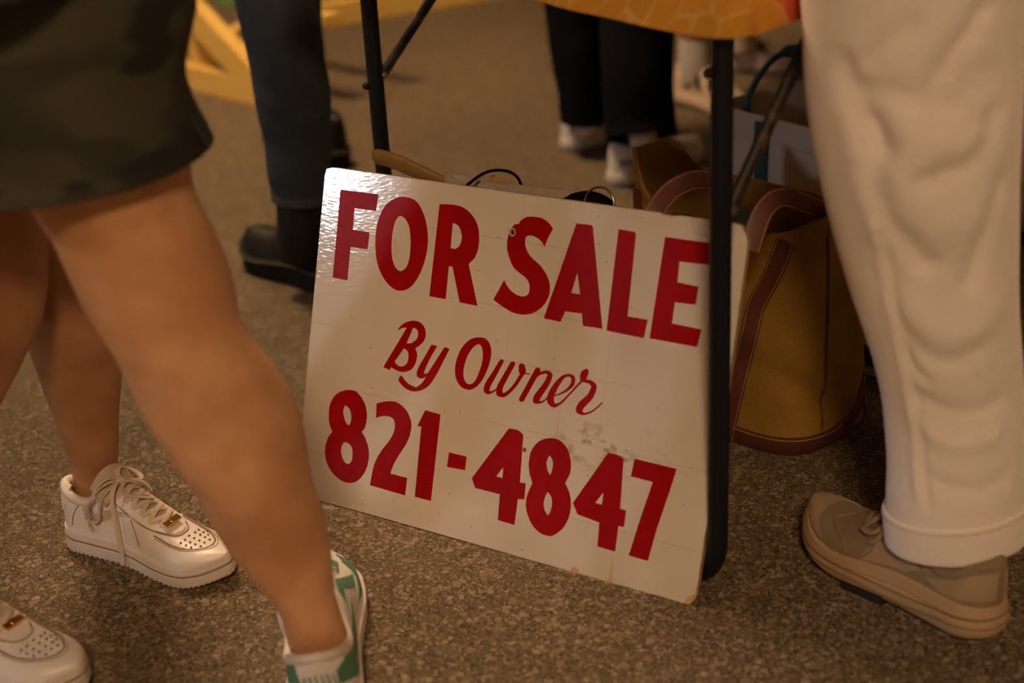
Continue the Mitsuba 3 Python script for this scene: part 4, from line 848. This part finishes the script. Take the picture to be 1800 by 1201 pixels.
P4('laces', join([s4.ribbon([(x, .36), (x - .012, .5), (x - .03, .64)], [.002, .008, .002], .0042, flat=.45) for x in (.66, .615, .57, .525, .48, .435, .40)]), 'suede_tan_light')
L4 = lambda x, a, o: s4.SN(V(float(x)), V(float(a)), V(float(o)))[0]
P4('lace_bow', join([tube(smooth_path([L4(.45, 92, .010), L4(.50, 110, .020), L4(.57, 124, .016), L4(.60, 128, .010), L4(.56, 134, .010), L4(.50, 122, .012), L4(.45, 98, .010)], 40), .0042, None, 8, flat=.5),
                     tube(smooth_path([L4(.45, 88, .010), L4(.50, 70, .020), L4(.56, 58, .014), L4(.52, 54, .010), L4(.45, 84, .010)], 36), .0042, None, 8, flat=.5),
                     tube(smooth_path([L4(.45, 95, .010), L4(.49, 128, .012), L4(.51, 140, .008), L4(.55, 146, .006)], 30), .0042, None, 8, flat=.5)]), 'suede_tan_light')

s4b = Shoe(V([.875, 1.42, 0.004]), yc, .292, False, 1.04, RT, (.046, .036), .012, boxy=.66)
ck2 = part('running_shoe', pc, 'tan suede running shoe')
for nm, mm, mt in (('midsole', s4b.band([(-.010, .02), (-.001, .10), (.004, .30), (.004, .62), (.001, 1.0), (-.003, 1.06)]), 'foam_tan'), ('upper', s4b.upper((.20, .165, .72, .28), (.18, .56, .245)), 'suede_tan')):
    put(nm, s4b.w(mm), mt, ck2, smooth=40)

# the one in jeans and boots
pd_ = person('person in dark blue jeans and black ankle boots, walking behind the sign to the left')
def folds_d(X, t, ph): return .010 * (meshkit.fbm(X * [9, 9, 16], 3, 9) - .5) + .004 * np.sin(X[..., 2] * 75 + ph) * SSn(.35, .15, t)
j1, j2 = loft(D_LEG, 90, 80, hem=.03, disp=folds_d), loft(D_LEG2, 60, 60, hem=.02, disp=folds_d)
sw = loft([[-.37, 2.65, .72, .12], [-.37, 2.65, .85, .16], [-.37, 2.65, 1.02, .15]], 14, 48)
jn = put('jeans', to_tri(m3.Manifold.batch_boolean([to_man(q) for q in (j1, j2, sw)], m3.OpType.Add)), 'denim', pd_, smooth=60, label='dark blue denim jeans')
d0, d1 = V(D_LEG[-2]), V(D_LEG[-1]); dax = unit(d1[:3] - d0[:3])
put('hem', loft([[*(d1[:3] - dax * .016), d1[3] + .0028], [*(d1[:3] + dax * .002), d1[3] + .0022]], 6, 80, hem=.012), 'denim_hem', jn, smooth=50)
BT = [(0, .42), (.10, .46), (.25, .50), (.36, .46), (.45, .38), (.55, .305), (.65, .275), (.75, .27), (.85, .255), (.93, .22), (1, .15)]
def boot(place, yaw, L, left, pitch, roll, lab, shaft):
    s = Shoe(V(place), yaw, L, left, .98, BT, (.048, .036), .008, boxy=.62, pitch=pitch, roll=roll)
    k = part('boot', pd_, lab)
    Q = lambda n, m, mt, par=k, **kw: put(n, s.w(m), mt, par, smooth=40, **kw)
    Q('sole', s.band([(-.003, 0), (0, .08), (.002, .2), (.001, .5), (.003, .56), (.003, .8), (.005, .86), (.005, .98), (-.002, 1.03)]), 'boot_sole')
    ol = s.outline(.0066); x = np.clip(s.outline(0)[:, 0] / L, 0, 1)
    Q('welt_stitch', tube(np.c_[ol, s.z0(x) * .92 + s.lift(x)], .0011, None, 6, closed=True), 'welt_stitch')
    lug = [trimesh.creation.box([.016, .024, .006], trimesh.transformations.translation_matrix([xx * L, sg * s.half(xx, sg) * .55, -.002 + float(s.lift(xx))])) for xx in (.08, .16, .24, .55, .64, .73, .82, .90) for sg in (-1, 1)]
    Q('tread', join(lug), 'boot_sole', kind='stuff')
    Q('upper', s.upper(None), 'boot_leather')
    if shaft is not None: put('shaft', loft(shaft, 24, 48), 'boot_leather', k, smooth=True)
    return s
yd = yaw_of((-.335, 2.470), (-.520, 2.662))
boot((-.300, 2.490, 0.0), yd, .305, True, 0, 0, 'black leather ankle boot', [[*(V(D_BOOT[0])[:2] + [0, .02]), .23, .044], *[[r[0], r[1] + .02, r[2], r[3]] for r in D_BOOT]])
e_ = V(D_LEG2[-1])
boot((-.372, 3.285, 0.0), yd, .295, False, 0, 0, 'black ankle boot of the trailing foot', [[e_[0], e_[1], e_[2] + .03, .05], [e_[0] + .01, e_[1] + .01, e_[2] - .05, .05]] if False else None)

# the one in black trousers
pe = person('person in loose black trousers and white sneakers with grey-blue panels, behind the folding table')
def folds_e(X, t, ph): return .010 * (meshkit.fbm(X * [9, 9, 12], 3, 12) - .5)
e1m, e2m = loft(E_LEG, 60, 60, hem=.03, disp=folds_e), loft(E_LEG2, 60, 60, hem=.03, disp=folds_e)
sw = loft([[.24, 3.22, .55, .13], [.24, 3.22, .75, .17], [.24, 3.22, 1.0, .16]], 14, 48)
put('trousers', to_tri(m3.Manifold.batch_boolean([to_man(q) for q in (e1m, e2m, sw)], m3.OpType.Add)), 'black_cloth', pe, smooth=60)
ET = [(0, .34), (.06, .35), (.14, .32), (.25, .31), (.36, .36), (.45, .34), (.55, .29), (.65, .25), (.75, .215), (.85, .19), (.93, .165), (1, .12)]
def retro(parent, place, yaw, left, lab, up='white_leather', pan='blue_grey', sole='white_rubber', bar='blue_grey', L=.29, pitch=0, extra=None):
    s = Shoe(V(place), yaw, L, left, 1.0, ET, (.034, .028), .008, pitch=pitch)
    k = part('sneaker', parent, lab)
    Q = lambda n, m, mt, par=k, **kw: put(n, s.w(m), mt, par, smooth=40, **kw)
    Q('sole', s.band([(-.003, .22), (.001, .26), (.003, .5), (.001, .95), (-.002, 1.02)]), sole)
    Q('outsole', s.band([(-.004, 0), (0, .05), (.0015, .18), (-.002, .30)]), bar if extra is None else 'black_rubber')
    u = Q('upper', s.upper((.19, .16, .62, .30), (.17, .56, .26)), up)
    for mir in (0, 1):
        q = lambda P: [(x, a if mir else 1 - a) for x, a in P]
        if extra is None:
            Q('side_panel', s.patch(q([(.02, .95), (.34, .97), (.36, .90), (.02, .88)]), .0014, .03), pan, u)
            Q('side_panel', s.patch(q([(.22, .80), (.30, .93), (.36, .93), (.30, .76)]), .0014, .03), pan, u)
            Q('side_panel', s.patch(q([(.40, .70), (.50, .92), (.57, .92), (.48, .68)]), .0014, .03), pan, u)
            Q('side_panel', s.patch(q([(.56, .68), (.62, .92), (.69, .92), (.64, .70)]), .0014, .03), pan, u)
        else:
            Q('side_panel', s.patch(q([(.30, .72), (.38, .93), (.45, .93), (.38, .70)]), .0016, .03), 'black_cloth', u)
            Q('side_panel', s.patch(q([(.50, .66), (.55, .84), (.62, .84), (.58, .66)]), .0016, .03), 'black_cloth', u)
            Q('side_panel', s.patch(q([(.44, .60), (.60, .62), (.60, .67), (.44, .66)]), .0016, .03), 'black_cloth', u)
    Q('laces', join([s.ribbon([(x, .38), (x - .012, .5), (x - .02, .62)], [.002, .007, .002]) for x in (.64, .59, .54, .49, .44)]), 'lace_cream')
    return s
ye = yaw_of((.23, 3.04), (.446, 3.13))
retro(pe, (.240, 3.045, 0), ye + .32, False, 'white sneaker with grey-blue panels')
retro(pe, (.150, 3.335, 0), ye + .2, True, 'white sneaker with a grey-blue stripe round the heel')
fe = [loft([[V(r)[0], V(r)[1], V(r)[2] + .02, .030], [V(r)[0] + .01, V(r)[1] + .012, .06, .028]], 8, 24) for r in (E_LEG[-1], E_LEG2[-1])]
for q_ in fe: put('sock', q_, 'sock_grey', pe, smooth=True)

# the one in cream sneakers, farthest back
pf = person('person in rust-red trousers and cream sneakers with black marks, half hidden behind the tablecloth')
f1, f2 = loft(F_LEG, 40, 40, hem=.03), loft(F_LEG2, 40, 40, hem=.03)
sw = loft([[.60, 3.87, .45, .13], [.60, 3.87, .7, .17], [.60, 3.87, 1.0, .16]], 12, 40)
put('trousers', to_tri(m3.Manifold.batch_boolean([to_man(q) for q in (f1, f2, sw)], m3.OpType.Add)), 'red_cloth', pf, smooth=60)
put('sock', loft([[.5173, 3.69, .22, .046], [.517, 3.69, .12, .046], [.517, 3.69, .06, .04]], 16, 32), 'sock_grey', pf, smooth=True)
put('sock', loft([[.68, 4.02, .20, .034], [.682, 4.015, .12, .036], [.685, 4.01, .06, .036]], 16, 32), 'cream_suede', pf, smooth=True)
retro(pf, (.478, 3.755, 0), -1.05, True, 'cream sneaker with a black diagonal stripe', 'cream_suede', 'black_cloth', 'cream_suede', 'black_rubber', .30, 0, 1)
retro(pf, (.602, 4.085, 0), -.32, False, 'cream sneaker with black marks', 'cream_suede', 'black_cloth', 'cream_suede', 'black_rubber', .285, 0, 1)

# ------------------------------------------------------------------ bags
def open_bag(o, e1, e2, a0, a1, b0, b1, top, power=.55, wall=.004, n=26, m=160, bulge=.0, topk=(1.0, 1.0), shift=(0, 0), dispf=None, lo=0.0):
    """An open soft bag: base half sizes (a0, b0) along e1, e2; rim half sizes (a1, b1); top(phi) the rim's height."""
    ph = np.arange(m) * 2 * np.pi / m
    c, s = np.cos(ph), np.sin(ph)
    cx, sx = np.sign(c) * np.abs(c) ** power, np.sign(s) * np.abs(s) ** power
    H = top(ph)
    def row(t, inset=0.0):
        k = SSn(0, 1, t) * .6 + t * .4
        bl = 1 + bulge * math.sin(math.pi * min(t * 1.15, 1)) - .10 * max(0, 1 - t / .06) ** 2
        a, b = (a0 + (a1 - a0) * k) * bl - inset, (b0 + (b1 - b0) * k) * bl - inset
        P = o + (a * cx + shift[0] * t)[:, None] * e1 + (b * sx + shift[1] * t)[:, None] * e2
        P[:, 2] = lo + .003 * (1 - t) + H * t
        if dispf is not None: P = P + (unit(P - V([o[0], o[1], 0]) * [1, 1, 0] - [0, 0, 1] * P[:, 2:]) * dispf(P, t)[:, None]) * [1, 1, 0]
        return P
    ts = np.linspace(0, 1, n)
    rows = [row(0)] + [row(t) for t in ts] + [row(t, wall) + [0, 0, 0.0] for t in ts[::-1]]
    rows[0] = rows[1] * [1, 1, 0] + [0, 0, .001]
    k = len(rows); v = np.vstack(rows + [rows[0].mean(0)[None], rows[-1].mean(0)[None] + [0, 0, .01]])
    j = np.arange(m); oo = (k - 1) * m
    f = np.vstack([grid_faces(k, m, True), np.stack([np.full(m, k * m), (j + 1) % m, j], 1), np.stack([np.full(m, k * m + 1), oo + j, oo + (j + 1) % m], 1)])
    return fix(tri(v, f)), row
E1, E2 = V([.797, .603, 0]), V([-.603, .797, 0])
bt = thing('tote_bag', 'large mustard-brown canvas tote with oxblood leather base and straps, standing behind the sign', 'bag')
BO = V([.3695, 1.748, 0]) + .100 * E1 + .160 * E2
def topb(ph):
    s, c = np.sin(ph), np.cos(ph)                        # s > 0: far-left end; c < 0: the face by the sign
    return .352 + .038 * SSn(.55, 1, s) - .026 * SSn(.3, -.8, c) * SSn(.9, .3, np.abs(s)) + .010 * SSn(-.6, -1, s) - .004 * np.sin(ph * 5)
def dispb(P, t): return .010 * (meshkit.fbm(P * [9, 9, 9], 3, 21) - .5) * math.sin(math.pi * t) - .010 * np.exp(-(((P - V([.385, 1.80, .10])) @ unit(V([.5, .4, .7]))) / .012) ** 2) * (t < .5)
bm, brow = open_bag(BO, E1, E2, .105, .062, .172, .182, topb, .58, bulge=.03, shift=(-.034, 0), dispf=dispb)
bb = put('body', bm, 'brown_canvas', bt, smooth=50)
def on_bag(row, ph_t, off):                              # points on the outside, (phi index share, t)
    out = []
    for q, t in ph_t:
        R = row(t); i = q * len(R); i0 = int(math.floor(i)) % len(R); fr = i - math.floor(i)
        P = R[i0] * (1 - fr) + R[(i0 + 1) % len(R)] * fr
        cc = R.mean(0); d = unit((P - cc) * [1, 1, 0]); out.append(P + d * off)
    return V(out)
def bag_band(row, t0, t1f, off, th, qs=np.linspace(0, 1, 161)):
    rows = []
    for o, flip in ((off, 0), (off + th, 1)):
        seq = [on_bag(row, [(q, t0) for q in qs[:-1]], o), on_bag(row, [(q, (t0 + t1f(q)) / 2) for q in qs[:-1]], o), on_bag(row, [(q, t1f(q)) for q in qs[:-1]], o)]
        rows += seq[::-1] if flip else seq
    m = len(qs) - 1
    v = np.vstack(rows); f = grid_faces(6, m, True); j = np.arange(m); o = 5 * m
    f = np.vstack([f, np.stack([o + j, o + (j + 1) % m, (j + 1) % m], 1), np.stack([o + j, (j + 1) % m, j], 1)])
    return fix(tri(v, f))
tri_peak = lambda q: .105 + .19 * max(0, 1 - abs(((q - .80 + .5) % 1) - .5) / .04)
put('leather_base', bag_band(brow, .004, tri_peak, .0006, .0022), 'oxblood_leather', bt, smooth=40, label='oxblood leather base')
put('base_stitch', tube(on_bag(brow, [(q, tri_peak(q) - .012) for q in np.linspace(0, 1, 161)[:-1]], .0032), .0008, None, 6, closed=True), 'tan_thread', bt)
put('rim_hem', bag_band(brow, .93, lambda q: .998, .0005, .0018), 'brown_canvas', bt, smooth=40)
put('rim_stitch', tube(on_bag(brow, [(q, .935) for q in np.linspace(0, 1, 161)[:-1]], .0028), .0008, None, 6, closed=True), 'tan_thread', bt)
put('side_seam', tube(on_bag(brow, [(.855 + .012 * math.sin(t * 3), t) for t in np.linspace(.12, .98, 40)], .0012), .0022, None, 8), 'brown_canvas_inner', bt)
put('corner_seam', tube(on_bag(brow, [(.722, t) for t in np.linspace(.12, .98, 40)], .0012), .0020, None, 8), 'brown_canvas_inner', bt)
def strap(P, w, n=50, ref=(0, 0, 1), mat_='oxblood_leather', name='strap', par=None, stitch='tan_thread', th=.14, lab=None):
    Q = smooth_path(P, n); t, a, b = frames(Q, ref)
    k = put(name, tube(Q, w, None, 12, ref=ref, flat=th), mat_, par, smooth=50, label=lab)
    if stitch:
        for sg in (-1, 1): put('stitch', tube(Q + a * sg * w * .78 + b * w * th * .75, .0007, None, 5), stitch, k)
        for sg in (-1, 1): put('stitch', tube(Q + a * sg * w * .78 - b * w * th * .75, .0007, None, 5), stitch, k)
    return k
FR = -E1 + V([0, 0, .25])
strap(on_bag(brow, [(q, t) for q, t in zip(np.interp(np.linspace(.02, .97, 14), [.02, .4, .7, .97], [.520, .538, .553, .603]), np.linspace(.02, .97, 14))], .0045), .0135, ref=-E1 - .35 * E2, par=bt, lab='oxblood leather strap with pale stitching')
strap(on_bag(brow, [(q, t) for q, t in zip(np.linspace(.39, .39, 14), np.linspace(.02, .97, 14))], .0045), .0135, ref=-E1, par=bt)
strap(HANDLE_A, .0135, ref=-.75 * E2 - .5 * E1 + V([0, 0, .3]), name='handle', par=bt, lab='oxblood leather handle')
strap(HANDLE_B, .0135, ref=-.75 * E2 - .5 * E1 + V([0, 0, .3]), name='handle', par=bt, lab='oxblood leather handle')
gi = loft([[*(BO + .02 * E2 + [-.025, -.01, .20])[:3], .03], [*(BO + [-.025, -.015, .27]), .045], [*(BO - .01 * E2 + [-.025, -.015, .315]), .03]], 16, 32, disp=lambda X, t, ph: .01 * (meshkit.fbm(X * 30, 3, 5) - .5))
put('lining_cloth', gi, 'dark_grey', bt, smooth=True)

wt = thing('tote_bag', 'off-white canvas tote with teal handles and teal base, behind the brown tote', 'bag')
WO = V([.535, 2.185, 0])
topw = lambda ph: .376 + .006 * np.sin(ph * 2 + 1) + .012 * SSn(.2, 1, np.cos(ph))
wm, wrow = open_bag(WO, E1, -E2, .105, .100, .222, .222, topw, .42, dispf=lambda P, t: .010 * (meshkit.fbm(P * 7, 3, 31) - .5) * t)
put('body', wm, 'white_canvas', wt, smooth=50)
put('teal_base', bag_band(wrow, .004, lambda q: .16, .0006, .002), 'teal_web', wt, smooth=40, label='teal canvas base')
put('rim_stitch', tube(on_bag(wrow, [(q, .90) for q in np.linspace(0, 1, 161)[:-1]], .0014), .0010, None, 6, closed=True), 'lining', wt)
for off in (.075, -.085):
    strap(V([WO - E1 * (.1085 - .004 * t) + E2 * off + [0, 0, .006 + .368 * t] for t in np.linspace(0, 1, 12)]), .0135, ref=-E1, mat_='teal_web', name='strap', par=wt, stitch=None, th=.12, lab='teal webbing strap')
strap(WHANDLE, .0115, 70, ref=-E1 + .4 * E2, mat_='teal_web', name='handle', par=wt, stitch=None, th=.45, lab='teal webbing handle')

gb = thing('cloth_bag', 'pale grey cloth bag with an orange stripe, its top edge showing above the sign', 'bag')
def on_sign(u, v, back): return SO + SU * u + SV * v - SN * back
GO = on_sign(.265, 0, .100) * [1, 1, 0]
g1 = unit(V([-SN[0], -SN[1], 0])); g2 = V([SU[0], SU[1], 0])
topg = lambda ph: .408 + .003 * np.sin(ph * 2 + .6) + .002 * np.sin(ph * 5) - .008 * SSn(.2, 1, np.sin(ph)) + .008 * SSn(-.2, -1, np.sin(ph))
gm, grow_ = open_bag(GO, g1, g2, .030, .018, .105, .128, topg, .5, shift=(.125, .006), dispf=lambda P, t: .012 * (meshkit.fbm(P * 11, 3, 41) - .5) * t)
put('body', gm, 'grey_canvas', gb, smooth=50)
put('handle', tube(smooth_path(LOOP, 50), .0022, None, 8, ref=-SN, flat=.45), 'black_cloth', gb, smooth=True, label='thin black handle loop')
op_ = V(LOOP[4]) + V([-.012, .012, -.012])
put('orange_label', beam(op_ - g2 * .022, op_ + g2 * .002, .002, .010, .0008), 'orange_stripe', gb, label='small orange label')

pk = thing('pouch', 'black pouch with a steel ring, peeking over the top edge of the sign', 'pouch')
pm = V(POUCH)
put('body', loft([[*pm[0] - [0, 0, .004], .006], [*(pm[0] * .6 + pm[1] * .4 - [0, 0, .012]), .020], [*pm[1] - [0, 0, .02], .027], [*(pm[2] * .5 + pm[1] * .5 - [0, 0, .018]), .024], [*pm[2] - [0, 0, .016], .008]], 30, 32, ref=(0, 0, 1), squash=.8), 'black_cloth', pk, smooth=True)
rc = V(RINGC[0]); aa = np.linspace(0, 2 * np.pi, 49)[:-1]
put('ring', tube([rc + .0205 * (np.cos(q) * SU + np.sin(q) * SV) for q in aa], .0014, None, 8, ref=SN, closed=True), 'steel', pk, smooth=True, label='steel ring')

hg = thing('coat_hanger', 'varnished wooden coat hanger end sticking up behind the upper left of the sign', 'hanger')
hp = smooth_path(HANGER, 40)
put('arm', tube(hp + [0, 0, .003], np.r_[.008, .0125, .0145, np.full(34, .0150), .0145, .013, .010], None, 18, ref=(0.35, .8, .45), flat=.42), 'hanger_wood', hg, smooth=50)

# ------------------------------------------------------------------ the yellow timber frame in the background
yf = thing('timber_frame', 'yellow-painted timber frame with triangular bracing, on the floor behind the person in jeans', 'frame')
YD = unit(V(YF['rail'][1]) - V(YF['rail'][0])); YN = V([-YD[1], YD[0], 0])
def yb_(a, b, h, off=0.0, wd=.045, m='yellow_wood', name='timber', upv=None):
    a, b = V(a) - YN * off * -1, V(b) - YN * off * -1
    return put(name, beam(a, b, wd, h, .003, upv=upv if upv is not None else np.cross(YN, unit(b - a))), m, yf, smooth=False)
ra, rb = V(YF['rail'][0]), V(YF['rail'][1])
yb_([*ra[:2], .037], [*(rb + YD * .05)[:2], .037], .074)
yb_(V(YF['post'][0]) + [0, 0, .06], V(YF['post'][1]), .040, .01)
yb_(V(YF['diag'][0]) + (V(YF['diag'][0]) - V(YF['diag'][1])) * .3, V(YF['diag'][1]) - (V(YF['diag'][0]) - V(YF['diag'][1])) * .2, .085, .0)
yb_(YF['up'][0], YF['up'][1], .030, .12, .06)
yb_(YF['up2'][0], YF['up2'][1], .022, .30, .05, 'table_laminate', 'shelf_edge')
yb_(ra + YD * .0 + [0, 0, .05], ra + YD * .0 + [0, 0, .42], .05, .03)
b0, b1 = V([-.80, 4.84, 0]), V([.15, 5.44, 0])
put('timber', beam(b0 + [0, 0, .040], b1 + [0, 0, .040], .06, .080, .003), 'yellow_wood', yf)
put('timber', beam(ra * [1, 1, 0] + YN * .02 + [0, 0, .037], b0 + [0, 0, .037], .05, .07, .003), 'yellow_wood', yf)
gr = thing('crate', 'small green box on the yellow timber frame', 'box')
ga, gb2 = V(YF['green'][0]) + YN * .10, V(YF['green'][1]) + YN * .10
gz = .262
put('body', moved(rbox([.11, .12, .16], .004), frame_matrix((ga + gb2) / 2 * [1, 1, 0] + [0, 0, gz + .065], YD, YN, V([0, 0, 1.0]))), 'green_paint', gr)
put('lid', moved(rbox([.116, .126, .012], .003), frame_matrix((ga + gb2) / 2 * [1, 1, 0] + [0, 0, gz + .150], YD, YN, V([0, 0, 1.0]))), 'green_paint', gr)

# a shoe of someone hidden behind the walker's calf
ts = thing('shoe', 'dark teal shoe with a thin yellow line, just showing between the tanned legs', 'shoe')
s9 = Shoe(TEAL_AT, -.2, .27, True, .95, ET, (.030, .026), .006)
put('upper', s9.w(s9.upper((.19, .16, .62, .30), (.17, .56, .26))), 'teal_shoe', ts, smooth=40)
put('sole', s9.w(s9.band([(-.003, 0), (.001, .1), (.002, .6), (-.001, 1)])), 'black_rubber', ts, smooth=40)
put('yellow_line', s9.w(tube(np.c_[s9.outline(.0022), s9.z0(np.clip(s9.outline(0)[:, 0] / s9.L, 0, 1)) + s9.lift(np.clip(s9.outline(0)[:, 0] / s9.L, 0, 1))], .002, None, 6, closed=True)), 'welt_yellow', ts, smooth=40)
